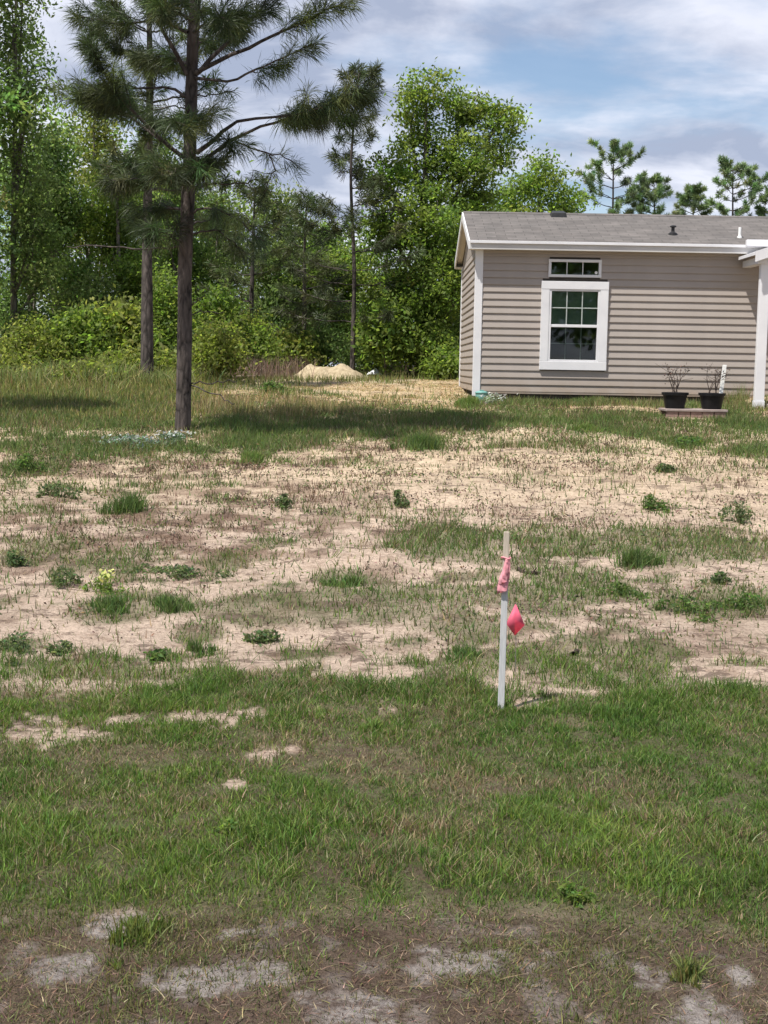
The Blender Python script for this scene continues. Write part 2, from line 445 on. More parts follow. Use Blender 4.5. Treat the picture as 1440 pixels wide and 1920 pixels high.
DRYP = [patch(*q) for q in [(420, 985, 260, 36), (150, 970, 190, 46), (560, 930, 240, 26), (900, 960, 180, 16), (250, 880, 260, 22), (760, 985, 160, 22), (520, 1030, 200, 18), (1060, 870, 280, 26), (700, 850, 180, 18), (150, 1040, 140, 18), (1150, 1190, 220, 30), (1330, 1230, 150, 26), (120, 1160, 120, 18), (640, 1220, 160, 12), (1350, 880, 110, 24)]]
def ell(plist, x, y, soft=0.55, wob=0.6, seed=40, fine=1.0):
    x = np.asarray(x, float); y = np.asarray(y, float)
    nz = (fbm(x * 2.4 * fine, y * 1.6 * fine, seed, 4) - 0.5) * 2 * wob + (fbm(x * 9 * fine, y * 6 * fine, seed + 3, 3) - 0.5) * 0.8 * wob
    out = np.zeros_like(x)
    for cx_, cy_, rx, ry in plist:
        q = np.sqrt(((x - cx_) / rx) ** 2 + ((y - cy_) / ry) ** 2)
        out = np.maximum(out, 1 - sstep(1 - soft * 0.6, 1 + soft * 0.6, q + nz))
    return out
_BY = [690, 700, 720, 735, 750, 765, 785, 805, 820, 850, 900, 960, 1010, 1050, 1100, 1150, 1285, 1318, 1345, 1370, 1420, 1500, 1600, 1700, 1740, 1775, 1820, 1930, 2600]
_BG = [.7, .7, .50, .36, .22, .24, .34, .28, .16, .06, .04, .06, .10, .08, .12, .14, .07, .30, .70, .86, .80, .84, 1.0, 1.0, .80, .42, .16, .10, .10]
def cover(x, y):
    """green, dry, bare(light sand), straw in 0..1"""
    x = np.asarray(x, float); y = np.asarray(y, float)
    wob = (fbm(x * 0.9, y * 0.9, 70, 3) - 0.5)
    yp = ypx(y + wob * np.clip(y * 0.05, 0.1, 1.0))
    g = np.interp(yp, _BY, _BG)
    n = fbm(x * 1.7, y * 1.2, 21, 4)
    n2 = fbm(x * 6.0, y * 4.0, 22, 3)
    g = g * sstep(0.28, 0.56, n * 0.6 + n2 * 0.4 + g * 0.22)
    g = np.maximum(g, ell(GREEN, x, y) * (0.62 + 0.8 * n2).clip(0, 1))
    n3 = fbm(x * 0.9, y * 1.5, 24, 4) * .55 + fbm(x * 4.5, y * 5.0, 25, 3) * .45
    g = np.maximum(g, sstep(.545, .60, n3) * np.interp(yp, [760, 800, 850, 900, 980, 1040, 1100, 1260, 1300], [.45, .6, .5, .40, .5, .85, .95, .95, .6]) * (yp < 1310))
    open_ = sstep(-1.5, .5, x) * sstep(820, 850, yp) * sstep(985, 955, yp)
    g = g * (1 - .75 * open_)
    br = ell(BROWN, x, y, 0.9, 0.6, 50)
    g = g * (1 - 0.42 * br)
    ba = ell(BARE, x, y, 0.55, 1.5, 60, 3.6) * sstep(.30, .48, fbm(x * 34, y * 26, 64, 3) + .08)
    ba = np.maximum(ba, 0.55 * 0.8 * sstep(0.62, 0.68, fbm(x * 9.5, y * 8, 63, 6)) * sstep(1750, 1800, yp))
    g = g * (1 - 0.95 * ba)
    st = ell(STRAW, x, y, 0.8, 0.5, 80)
    g = g * (1 - 0.93 * st)
    # meadow at the left in front of the wood
    lm = sstep(-2.2, -3.7, x + 0.10 * (y - 18)) * sstep(16.6, 18.4, y + 1.2 * (fbm(x * 1.1, y * .8, 75, 3) - .5)) * sstep(33, 26, y)
    g = np.maximum(g, lm * 0.9)
    dr = np.maximum(ell(DRYP, x, y, 0.9, 0.6, 90), br * 0.8)
    dr = np.maximum(dr, sstep(0.52, 0.66, fbm(x * 1.5, y * 1.1, 31, 4)) * 0.7)
    dr = dr * (1 - .55 * open_)
    nd = sstep(1735, 1790, yp)
    return g, dr, ba, st, nd, yp

# ------------------------------------------------------------------ ground sheet
def axis(fine0, fine1, step, far0, far1):
    a = list(np.arange(fine0, fine1, step)); s = step; v = fine1
    while v < far1: a.append(v); s *= 1.25; v += s
    a.append(far1); s = step; v = fine0 - step; L_ = []
    while v > far0: L_.append(v); s *= 1.25; v -= s
    L_.append(far0)
    return np.array(sorted(set(L_)) + a)
gx = axis(-6.5, 8.0, 0.085, -420, 420)
gx = np.unique(np.round(np.concatenate([gx, np.arange(-1.7, 1.7, 0.02)]), 4))
gx = gx[np.concatenate([[True], np.diff(gx) > 0.012])]
gya = np.concatenate([np.arange(2.6, 4.2, 0.022), np.arange(4.2, 9.0, 0.045), np.arange(9.0, 26, 0.08)])
s_, v_, far = 0.08, 26.0, []
while v_ < 600: far.append(v_); s_ *= 1.18; v_ += s_
near, v_, s_ = [], 2.55, 0.06
while v_ > -60: near.append(v_); s_ *= 1.3; v_ -= s_
gy = np.concatenate([near[::-1], gya, far])
X, Y = np.meshgrid(gx, gy)
gv, dv, bv, sv, nd, yp = cover(X.ravel(), Y.ravel())
xr, yr = X.ravel(), Y.ravel()
Z = H(xr, yr) + 0.02 * gv * (fbm(xr * 7, yr * 7, 5, 2) - 0.3)
tan = np.array([0.58, 0.46, 0.375]); gold = np.array([0.62, 0.50, 0.355]); grey = np.array([0.40, 0.365, 0.345])
dirt = np.array([0.115, 0.082, 0.062]); litter = np.array([0.19, 0.125, 0.09]); turf = np.array([0.085, 0.10, 0.04]); strawc = np.array([0.52, 0.405, 0.25])
def mixc(a, b, t): return a * (1 - t[:, None]) + b * t[:, None]
tanv = np.interp(yp, [700, 830, 930, 1000, 1300], [1, 1, .6, .12, 0])
soil = mixc(np.tile(tan, (len(xr), 1)), np.tile(gold, (len(xr), 1)), tanv)
soil = soil * (0.86 + 0.3 * fbm(xr * 1.3, yr * 1.3, 99, 4))[:, None]
soil = mixc(soil, np.tile(litter, (len(xr), 1)), np.clip(dv * (0.55 + .3 * sstep(1.0, -1.5, xr)) * sstep(.44, .58, fbm(xr * 4, yr * 4, 98, 5)), 0, .9))
soil = mixc(soil, np.tile(dirt, (len(xr), 1)), nd * 0.92)
lawnish = sstep(1300, 1365, yp) * (1 - nd)
soil = mixc(soil, np.tile(np.array([0.13, 0.115, 0.065]), (len(xr), 1)), lawnish * 0.8)
soil = mixc(soil, np.tile(turf, (len(xr), 1)), np.clip(gv, 0, 1) * np.interp(yp, [760, 1200, 1300], [.75, .70, .85]) * (0.5 + .8 * fbm(xr * 8, yr * 6, 97, 3)).clip(0, 1))
soil = mixc(soil, np.tile(strawc, (len(xr), 1)), sv * 0.8)
bc = mixc(np.tile(tan * 1.06, (len(xr), 1)), np.tile(grey, (len(xr), 1)), nd)
soil = mixc(soil, bc, bv * 0.85)
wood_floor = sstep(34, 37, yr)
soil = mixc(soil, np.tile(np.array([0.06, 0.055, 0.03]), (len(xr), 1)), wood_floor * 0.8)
nx_, ny_ = len(gx), len(gy)
ii = (np.arange(ny_ - 1)[:, None] * nx_ + np.arange(nx_ - 1)[None, :]).ravel()
Q = np.stack([ii, ii + 1, ii + nx_ + 1, ii + nx_], 1)
m, N, L, b, o = bsdf_mat('ground_soil', 0.95, 0.1)
at = N.new('ShaderNodeAttribute'); at.attribute_name = 'Col'
n1 = noise_node(N, L, 26, 8, 0.72, 'Object'); n2 = noise_node(N, L, 5.5, 6, 0.7, 'Object'); n3 = noise_node(N, L, 85, 4, 0.7, 'Object')
r1 = ramp(N, L, n1.outputs['Fac'], [(0.30, (0.42, 0.38, 0.36)), (0.46, (0.90, 0.88, 0.87)), (0.62, (1.05, 1.04, 1.03)), (0.78, (1.22, 1.2, 1.18))])
r2 = ramp(N, L, n2.outputs['Fac'], [(0.33, (0.70, 0.66, 0.63)), (0.5, (1, 1, 1)), (0.7, (1.1, 1.1, 1.09))])
r3 = ramp(N, L, n3.outputs['Fac'], [(0.3, (0.5, 0.47, 0.45)), (0.47, (1, 1, 1)), (0.75, (1.2, 1.2, 1.2))])
prev = at.outputs['Color']
for rr in (r1, r2, r3):
    mx = N.new('ShaderNodeMix'); mx.data_type = 'RGBA'; mx.blend_type = 'MULTIPLY'; mx.inputs[0].default_value = 1.0
    L.new(prev, mx.inputs[6]); L.new(rr.outputs[0], mx.inputs[7]); prev = mx.outputs[2]
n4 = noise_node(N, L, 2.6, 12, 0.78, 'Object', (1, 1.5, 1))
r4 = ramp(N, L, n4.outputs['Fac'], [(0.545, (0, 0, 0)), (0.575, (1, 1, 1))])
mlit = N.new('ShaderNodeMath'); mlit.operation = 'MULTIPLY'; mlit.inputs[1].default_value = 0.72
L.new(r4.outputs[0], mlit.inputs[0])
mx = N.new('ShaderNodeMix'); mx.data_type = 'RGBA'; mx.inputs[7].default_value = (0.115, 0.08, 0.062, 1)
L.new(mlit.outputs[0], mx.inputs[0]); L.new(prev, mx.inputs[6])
L.new(mx.outputs[2], b.inputs['Base Color'])
add_bump(N, L, b, n1.outputs['Fac'], 1.0, 0.05)
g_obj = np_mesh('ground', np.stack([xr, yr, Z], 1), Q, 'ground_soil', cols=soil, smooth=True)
tag(g_obj, kind='structure')

# ------------------------------------------------------------------ house
YF, YB = 23.1, 27.4
XL, XR = 1.52, 13.4
ZB, ZT = 1.215, 3.64
YR = (YF + YB) / 2
home = thing('mobile_home', 'taupe lap sided single storey home with grey shingle roof and white trim', 'house', ((XL + XR) / 2, YR, 1.07))
HO = np.array(home.location)
def hp(a): return tuple(np.asarray(a, float) - HO)
def hbox(name, mat, a, b_, parent=None, bevel=0.0, off=None):
    o_ = HO if off is None else off
    return MB().box(np.asarray(a) - o_, np.asarray(b_) - o_).build(name, mat, parent or home, bevel)
# window openings in the front wall (outer edge of their trim)
WX0, WX1, WZ0, WZ1 = 2.625, 3.775, 1.60, 3.105
TX0, TX1, TZ0, TZ1 = 2.735, 3.64, 3.175, 3.475
GX0, GX1, GZ0, GZ1 = 2.785, 3.615, 1.765, 2.95
# backing walls around the openings
wb = MB()
for a, b_ in [((XL + .02, YF, ZB), (GX0, YF + .1, ZT)), ((GX1, YF, ZB), (XR - .02, YF + .1, ZT)), ((GX0, YF, ZB), (GX1, YF + .1, GZ0)), ((GX0, YF, GZ1), (GX1, YF + .1, TZ0 + .04)), ((GX0, YF, TZ1 - .04), (GX1, YF + .1, ZT)),
              ((XL + .02, YF + .1, ZB), (XL + .1, YB - .1, ZT)), ((XR - .1, YF + .1, ZB), (XR - .02, YB - .1, ZT)), ((XL + .02, YB - .1, ZB), (XR - .02, YB, ZT)),
              ((XL + .1, YF + .1, ZB), (XR - .1, YB - .1, ZB + .06)), ((XL + .1, YF + .1, ZT - .05), (XR - .1, YB - .1, ZT - .002))]:
    wb.box(hp(a), hp(b_))
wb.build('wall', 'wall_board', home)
# room behind the windows
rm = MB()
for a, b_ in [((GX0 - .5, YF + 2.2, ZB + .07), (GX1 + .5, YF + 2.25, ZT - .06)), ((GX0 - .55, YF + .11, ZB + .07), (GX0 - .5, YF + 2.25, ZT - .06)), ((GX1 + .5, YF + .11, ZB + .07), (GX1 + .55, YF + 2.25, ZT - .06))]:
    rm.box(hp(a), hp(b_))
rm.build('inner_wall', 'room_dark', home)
# siding courses, each its own plank with a lapped profile
NC = 20
CH = (ZT - ZB) / NC
def plank_prof(z0):
    # butt thick at the bottom, thin at the top, tucked under the next course
    return [(-0.002, z0 - 0.004), (-0.024, z0 - 0.004), (-0.026, z0 + 0.006), (-0.006, z0 + CH + 0.006), (-0.002, z0 + CH + 0.006)]
cache = {}
def plank(x0, x1, z0, face='front'):
    key = (round(x1 - x0, 3), face)
    if key not in cache:
        mb = MB(); ln = x1 - x0
        pr = plank_prof(0)
        if face == 'front': mb.prism(pr, 0, ln)
        else:
            n = len(pr)
            mb.poly([(p, 0, q) for p, q in pr] + [(p, ln, q) for p, q in pr],
                    [((i + 1) % n, i, n + i, n + (i + 1) % n) for i in range(n)] + [tuple(range(n)), tuple(range(2 * n - 1, n - 1, -1))])
        ob = mb.build('siding_plank', 'siding', home); cache[key] = ob.data
    else:
        ob = bpy.data.objects.new('siding_plank', cache[key]); COL.objects.link(ob); ob.parent = home
    ob.location = hp((x0, YF, z0)) if face == 'front' else hp((XL, x0, z0))
    return ob
CB = 0.10
for i in range(NC):
    z0 = ZB + i * CH
    zc0, zc1 = z0, z0 + CH
    cut = None
    if zc1 > WZ0 and zc0 < WZ1: cut = (WX0 + .02, WX1 - .02)
    elif zc1 > TZ0 + .02 and zc0 < TZ1 - .02: cut = (TX0 + .02, TX1 - .02)
    xa, xb = XL + CB - .02, XR - CB
    if cut: plank(xa, cut[0], z0); plank(cut[1], xb, z0)
    else: plank(xa, xb, z0)
    plank(YF + CB - .02, YB - CB, z0, 'side')
# corner boards
for a, b_ in [((XL - .034, YF - .036, ZB - .09), (XL + CB, YF + .06, ZT)), ((XL - .034, YB - CB, ZB - .04), (XL + .02, YB + .02, ZT)), ((XR - CB, YF - .036, ZB - .06), (XR + .034, YF + .06, ZT))]:
    hbox('corner_board', 'white_trim', a, b_, bevel=0.006)
hbox('skirting', 'skirting', (XL + .05, YF + .02, 0.75), (XR - .05, YB - .02, ZB), bevel=0)
hbox('starter_strip', 'siding', (XL + CB, YF - .022, ZB - .035), (XR - CB, YF + .01, ZB - .006))
# roof
OH, RK = 0.19, 0.14
ze, zr = 3.76, 4.49
rise = (zr - ze) / (YR - (YF - OH))
def slope(sign):
    ye = YF - OH if sign < 0 else YB + OH
    pr = [(ye - HO[1], ze - HO[2]), (0, zr - HO[2]), (0, zr - .05 - HO[2]), (ye - HO[1], ze - .05 - HO[2])]
    if sign < 0: pr = pr[::-1]
    return MB().prism(pr, XL - RK - HO[0], XR + RK - HO[0])
roof = slope(-1).build('roof', 'shingle', home)
slope(1).build('roof', 'shingle', home)
MB().prism([(-.11, zr - HO[2] - .11 * rise + .006), (0, zr - HO[2] + .014), (.11, zr - HO[2] - .11 * rise + .006), (0, zr - HO[2] - .004)][::-1], XL - RK - .004 - HO[0], XR + RK + .004 - HO[0]).build('ridge_cap', 'shingle', roof)
# eave: drip edge, fascia, soffit
for yy, s in ((YF - OH, -1), (YB + OH, 1)):
    hbox('fascia', 'white_gutter', (XL - RK, min(yy, yy + s * .02), ze - .155), (XR + RK, max(yy, yy + s * .02), ze - .012), bevel=0.004)
    hbox('drip_edge', 'white_trim', (XL - RK, min(yy + s * .021, yy + s * .045), ze - .055), (XR + RK, max(yy + s * .021, yy + s * .045), ze - .008), bevel=0.004)
hbox('soffit', 'cream_soffit', (XL - RK, YF - OH + .003, ZT - .03), (XR + RK, YF, ZT + .0))
hbox('soffit', 'cream_soffit', (XL - RK, YB, ZT - .03), (XR + RK, YB + OH - .003, ZT))
hbox('frieze', 'siding', (XL + CB, YF - .045, ZT - .075), (XR - CB, YF - .002, ZT - .032), bevel=.004)
# gable end: triangle of siding, rake boards and rake soffit
gb = MB().poly([hp((XL - .012, YF, ZT)), hp((XL - .012, YB, ZT)), hp((XL - .012, YR, zr - .09)), hp((XL + .08, YF, ZT)), hp((XL + .08, YB, ZT)), hp((XL + .08, YR, zr - .09))], [(0, 2, 1), (3, 4, 5), (0, 1, 4, 3), (1, 2, 5, 4), (2, 0, 3, 5)])
gb.build('gable', 'siding', home)
gb2 = MB().poly([hp((XR - .08, YF, ZT)), hp((XR - .08, YB, ZT)), hp((XR - .08, YR, zr - .09)), hp((XR + .012, YF, ZT)), hp((XR + .012, YB, ZT)), hp((XR + .012, YR, zr - .09))], [(0, 2, 1), (3, 4, 5), (0, 1, 4, 3), (1, 2, 5, 4), (2, 0, 3, 5)])
gb2.build('gable', 'siding', home)
for s in (-1, 1):
    ye = YF - OH if s < 0 else YB + OH
    pr = [(ye - HO[1], ze - .008 - HO[2]), (0, zr - .008 - HO[2]), (0, zr - .15 - HO[2]), (ye - HO[1], ze - .15 - HO[2])]
    if s < 0: pr = pr[::-1]
    MB().prism(pr, XL - RK - .026 - HO[0], XL - RK - .002 - HO[0]).build('rake_board', 'white_trim', home)
    pr2 = [(y, z - .055) for y, z in ((ye - HO[1], ze - HO[2]), (0, zr - HO[2]))] + [(0, zr - .075 - HO[2]), (ye - HO[1], ze - .075 - HO[2])]
    if s < 0: pr2 = pr2[::-1]
    MB().prism(pr2, XL - RK - HO[0], XL - .014 - HO[0]).build('rake_soffit', 'cream_soffit', home)
# roof vents
p = np.array([3.12, YR - .25, 0]); zc = zr - .25 * rise
vent = MB()
vent.poly([hp((2.97, YR - .35, zc - .05)), hp((3.27, YR - .35, zc - .05)), hp((3.27, YR - .07, zc + .04)), hp((2.97, YR - .07, zc + .04)),
           hp((2.99, YR - .33, zc + .055)), hp((3.25, YR - .33, zc + .055)), hp((3.23, YR - .1, zc + .115)), hp((3.01, YR - .1, zc + .115))],
          [(0, 3, 2, 1), (4, 5, 6, 7), (0, 1, 5, 4), (1, 2, 6, 5), (2, 3, 7, 6), (3, 0, 4, 7)])
vent.build('roof_vent', 'black_metal', roof, 0.008)
q = pt(1261, 452, 23.6); zq = ze + rise * (23.6 - YF + OH)
MB().lathe([(.085, -.03), (.075, .02), (.03, .05), (.03, .12), (.055, .125), (.055, .145), (.02, .16)], 14, hp((q[0], 23.6, zq))).build('vent_pipe', 'black_metal', roof, smooth=False)
q = pt(1386, 460, 23.45); zq = ze + rise * (23.45 - YF + OH)
MB().lathe([(.045, -.03), (.04, .02), (.025, .025), (.025, .17), (.02, .172)], 14, hp((q[0], 23.45, zq))).build('vent_pipe', 'pvc', roof)

# double hung window
win = hbox('window', 'white_trim', (GX0 - .004, YF + .055, GZ0 - .004), (GX0 + .01, YF + .09, GZ1 + .004))
def wpart(name, mat, a, b_, bevel=0.004): return MB().box(hp(a), hp(b_)).build(name, mat, win, bevel)
T0 = YF - .062
wpart('trim_board', 'white_trim', (WX0, T0, GZ1 + .02), (WX1, YF - .002, WZ1))
wpart('trim_board', 'white_trim', (WX0, T0, WZ0), (WX1, YF - .002, GZ0 - .02))
wpart('trim_board', 'white_trim', (WX0 + .002, T0 + .003, GZ0 - .019), (GX0 - .02, YF - .002, GZ1 + .019))
wpart('trim_board', 'white_trim', (GX1 + .02, T0 + .003, GZ0 - .019), (WX1 - .002, YF - .002, GZ1 + .019))
# jamb frame
wpart('frame', 'white_trim', (GX0 - .0195, T0 + .012, GZ0 - .0195), (GX0 + .018, YF + .06, GZ1 + .0195))
wpart('frame', 'white_trim', (GX1 - .018, T0 + .012, GZ0 - .0195), (GX1 + .0195, YF + .06, GZ1 + .0195))
wpart('frame', 'white_trim', (GX0 + .0185, T0 + .014, GZ1 - .012), (GX1 - .0185, YF + .06, GZ1 + .0195))
wpart('frame', 'white_trim', (GX0 + .0185, T0 + .010, GZ0 - .0195), (GX1 - .0185, YF + .06, GZ0 + .012))
ZM = 2.352
wpart('meeting_rail', 'white_trim', (GX0 + .0185, T0 + .022, ZM - .024), (GX1 - .0185, YF + .03, ZM + .024))
gx0, gx1 = GX0 + .0185, GX1 - .0185
pw = (gx1 - gx0) / 3
for (z0, z1, yp_, mm, mw, my) in ((ZM + .0245, GZ1 - .0125, YF - .018, 'muntin_grey', .009, -.012), (GZ0 + .0125, ZM - .0245, YF + .004, 'muntin_grey', .007, .012)):
    ph = (z1 - z0) / 2
    for c in range(3):
        for r in range(2):
            x0_, x1_ = gx0 + c * pw, gx0 + (c + 1) * pw; a0, a1 = z0 + r * ph, z0 + (r + 1) * ph
            wpart('pane', 'pane_glass', (x0_ + (.001 if c else 0), yp_, a0 + .001), (x1_ - .001, yp_ + .004, a1), 0)
    for c in (1, 2): wpart('muntin', mm, (gx0 + c * pw - mw, yp_ + my, z0), (gx0 + c * pw + mw, yp_ + my + .009, z1), .002)
    wpart('muntin', mm, (gx0, yp_ + my + .001, z0 + ph - mw), (gx1, yp_ + my + .008, z0 + ph + mw), .002)
wpart('reflection_sheet', 'reflected_green', (gx0 + .01, YF + .045, ZM + .0), (gx1 - .01, YF + .05, GZ1 - .02), 0)  # added green sheet, stands in for trees reflected in the upper panes
# transom window
tr = hbox('transom_window', 'white_trim', (TX0, YF - .05, TZ1 - .045), (TX1, YF + .05, TZ1), bevel=.004)
def tpart(name, mat, a, b_, bevel=0.004): return MB().box(hp(a), hp(b_)).build(name, mat, tr, bevel)
tpart('frame', 'white_trim', (TX0, YF - .05, TZ0), (TX1, YF + .05, TZ0 + .045))
tpart('frame', 'white_trim', (TX0 + .002, YF - .048, TZ0 + .046), (TX0 + .047, YF + .05, TZ1 - .046))
tpart('frame', 'white_trim', (TX1 - .047, YF - .048, TZ0 + .046), (TX1 - .002, YF + .05, TZ1 - .046))
tw = (TX1 - TX0 - .094) / 3
for c in range(3):
    tpart('pane', 'pane_glass', (TX0 + .0475 + c * tw, YF - .01, TZ0 + .0465), (TX0 + .0465 + (c + 1) * tw, YF - .006, TZ1 - .0465), 0)
for c in (1, 2): tpart('muntin', 'white_trim', (TX0 + .047 + c * tw - .007, YF - .026, TZ0 + .046), (TX0 + .047 + c * tw + .007, YF - .012, TZ1 - .046), .002)
st_ = MB().lathe([(.004, 0), (.026, .002), (.026, .004), (.004, .005)], 14); so = st_.build('sticker', 'pvc', tr); so.rotation_euler.x = math.pi / 2
so.location = hp((TX1 - .085, YF - .0105, TZ0 + .085))

# porch at the right end: roof gable facing the yard, post, beam
porch = thing('front_porch', 'white gabled porch with post at the right end of the house', 'porch', (8.2, 22.3, 1.1))
PO = np.array(porch.location)
def pbox(name, mat, a, b_, bevel=.005, parent=None): return MB().box(np.asarray(a) - PO, np.asarray(b_) - PO).build(name, mat, parent or porch, bevel)
PX0, PX1, PYF = 5.93, 11.2, 22.0
pmid = (PX0 + PX1) / 2; pz0, pz1 = 3.50, 4.42
PB = 22.93
def porch_slope(s):
    xe = PX0 if s < 0 else PX1
    vs = []
    for y in (PYF - .12, PB):
        vs += [(xe, y, pz0), (pmid, y, pz1), (pmid, y, pz1 + .05), (xe, y, pz0 + .05)]
    vs = [tuple(np.array(v) - PO) for v in vs]
    return MB().poly(vs, [(0, 1, 2, 3), (7, 6, 5, 4), (0, 4, 5, 1), (1, 5, 6, 2), (2, 6, 7, 3), (3, 7, 4, 0)])
pr_ = porch_slope(-1).build('porch_roof', 'white_trim', porch); porch_slope(1).build('porch_roof', 'white_trim', porch)
for s in (-1, 1):
    xe = PX0 if s < 0 else PX1
    vs = []
    for y in (PYF - .145, PYF - .122):
        vs += [(xe, y, pz0 - .11), (pmid, y, pz1 - .11), (pmid, y, pz1 + .06), (xe, y, pz0 + .06)]
    MB().poly([tuple(np.array(v) - PO) for v in vs], [(0, 1, 2, 3), (7, 6, 5, 4), (0, 4, 5, 1), (1, 5, 6, 2), (2, 6, 7, 3), (3, 7, 4, 0)]).build('rake_board', 'white_trim', porch)
pbox('beam', 'white_trim', (PX0 + .08, PYF, 3.37), (PX1 - .08, PYF + .14, 3.49))
pbox('beam', 'white_trim', (PX0 + .10, PYF + .141, 3.38), (PX0 + .24, PB + .1, 3.488))
for x in (6.07, 8.4, 10.9):
    pbox('post', 'white_trim', (x, PYF + .02, 1.15), (x + .155, PYF + .13, 3.369))
    pbox('post_base', 'white_trim', (x - .008, PYF + .008, .98), (x + .163, PYF + .142, 1.149))
pbox('porch_floor', 'slab_stone', (PX0 + .35, PYF - .05, .85), (PX1, YF - .05, 1.10), .01)
gz = 3.70
pbox('gutter', 'white_trim', (6.02, YF - OH - .14, gz + .02), (XR + .2, YF - OH - .048, gz + .13), .01)

# ------------------------------------------------------------------ trees
def needles(tips, dirs, n, ln, wd, cols, g, droop=0.35, spread=0.85, back=0.24):
    """tufts of needles: tips (T,3), dirs (T,3) -> V, tris, colours"""
    T = len(tips)
    tip = np.repeat(tips, n, 0); d = np.repeat(dirs, n, 0)
    cc = np.repeat(cols, n, 0) * g.uniform(0.6, 1.4, (T * n, 1))
    root = tip - d * g.uniform(0, back, (T * n, 1))
    v = unit(d * 0.75 + g.normal(size=(T * n, 3)) * spread * 0.62 + np.array([0, 0, -droop * 0.5]))
    l = ln * g.uniform(0.65, 1.15, (T * n, 1))
    end = root + v * l + np.array([0, 0, -1.0]) * l * droop * g.uniform(0.1, 0.6, (T * n, 1))
    s = unit(np.cross(v, g.normal(size=(T * n, 3)))) * wd * 0.5
    mid = root + (end - root) * 0.55 + np.array([0, 0, 1.0]) * l * droop * 0.10
    V = np.stack([root, mid - s, end, mid + s], 1).reshape(-1, 3)
    return V, np.arange(4 * T * n).reshape(-1, 4), np.repeat(cc, 4, 0)
def limb_build(tree, org, path, r0, g, needle=True, s0=0.4, step=0.13, shoot=0.4, nn=70, nl=0.25, nw=0.006, pal=((0.05, 0.075, 0.022),), droop=0.4, mat='pine_bark', upb=0.35, sides=5, r1=0.006):
    P = smooth_path(path, 12) - org
    # slight irregularity
    P[1:-1] += g.normal(0, 0.012, (10, 3))
    ln = np.linalg.norm(np.diff(P, axis=0), axis=1); S = np.concatenate([[0], np.cumsum(ln)]); tot = S[-1]
    parts = [tube(P, np.linspace(r0, r1, 12), sides)]
    tips, dirs = [], []
    if needle:
        for s in np.arange(s0 * tot, tot, step):
            i = min(int(np.searchsorted(S, s)) - 1, 10); i = max(i, 0)
            f = (s - S[i]) / (ln[i] + 1e-6); c = P[i] + (P[i + 1] - P[i]) * f
            t = unit(P[i + 1] - P[i])
            sd = unit(np.cross(t, [0, 0, 1.0])) * g.choice([-1, 1])
            d = unit(t * 0.55 + sd * g.uniform(0.2, 0.9) + np.array([0, 0, g.uniform(-0.25, 1) * upb]) + g.normal(0, .12, 3))
            L_ = shoot * g.uniform(0.35, 1.0) * (1.15 - 0.6 * (s / tot))
            e = c + d * L_ + np.array([0, 0, upb * 0.2 * L_])
            parts.append(tube(np.array([c, (c + e) / 2 + [0, 0, -0.02], e]), [0.008, 0.006, 0.004], 3))
            tips.append(e); dirs.append(unit(e - c + np.array([0, 0, 0.1])))
            if L_ > 0.3: tips.append((c + e) / 2); dirs.append(d)
        tips.append(P[-1]); dirs.append(unit(P[-1] - P[-2]))
    V, Q = join(parts)
    lb = np_mesh('limb', V, Q, mat, tree, smooth=True)
    if needle and len(tips):
        tips = np.array(tips); dirs = np.array(dirs)
        cols = palette(len(tips), pal, g, 0.22, 0.08)
        V, Q, C = needles(tips, dirs, nn, nl, nw, cols, g, droop)
        np_mesh('needles', V, Q, 'needle', lb, cols=C)
    return lb

PINE = [(0.050, 0.078, 0.028), (0.068, 0.098, 0.033), (0.10, 0.125, 0.042), (0.043, 0.062, 0.025)]
g = np.random.default_rng(3)
# ---- the near pine
DB = gp(342, 806)[1]
base = gp(342, 806)
pine = thing('pine_tree', 'tall near pine with bare dark trunk and drooping long needles', 'pine', tuple(base))
tp = [(342, 815, 0), (343, 790, 0), (346, 650, 0), (347, 500, .02), (352, 380, .02), (357, 250, .04), (360, 120, .05), (366, 0, .06), (372, -130, .1), (380, -330, .1), (386, -470, .1)]
tpts = np.array([pt(x, y, DB + o_) for x, y, o_ in tp]) - base
TP = smooth_path(tpts, 60)
rad = np.interp(np.linspace(0, 1, 60), [0, .03, .08, .4, .7, .85, 1], [.150, .125, .102, .086, .070, .05, .015])
V, Q = tube(TP, rad, 18, 0.03, 2)
np_mesh('trunk', V, Q, 'pine_bark', pine, smooth=True)
def PL(*q): return [pt(x, y, DB + o_) for x, y, o_ in q]
def fl(path, r0=.03, **k):
    k['shoot'] = k.get('shoot', .4) * 1.3; k['nn'] = int(k.get('nn', 70) * 1.25); k['nw'] = k.get('nw', .006) * 1.2; k['droop'] = k.get('droop', .4) + .15; k['step'] = k.get('step', .13) * 1.1
    return limb_build(pine, base, path, r0, g, pal=PINE, **k)
fl(PL((366, 137, 0), (420, 110, -.1), (471, 85, -.2), (544, 52, -.3), (602, 26, -.4), (648, 8, -.45)), .035, s0=.55, step=.10, shoot=.5, nn=95)
fl(PL((366, 140, 0), (425, 82, .1), (485, 25, .25), (520, -30, .3)), .035, s0=.3, step=.10, shoot=.5, nn=95)
fl(PL((364, 146, 0), (421, 152, -.3), (468, 137, -.5), (520, 112, -.6), (575, 85, -.7)), .022, s0=.55, step=.11, shoot=.4, nn=90)
fl(PL((368, 287, 0), (402, 262, -.1), (425, 240, -.15), (460, 224, -.2), (535, 219, -.3), (600, 200, -.4), (680, 172, -.5)), .034, s0=.50, step=.075, shoot=.55, nn=110, droop=.6)
fl(PL((368, 306, 0), (412, 280, .2), (470, 245, .3), (535, 226, .4), (600, 210, .5), (660, 225, .6)), .03, s0=.55, step=.085, shoot=.5, nn=110, droop=.6)
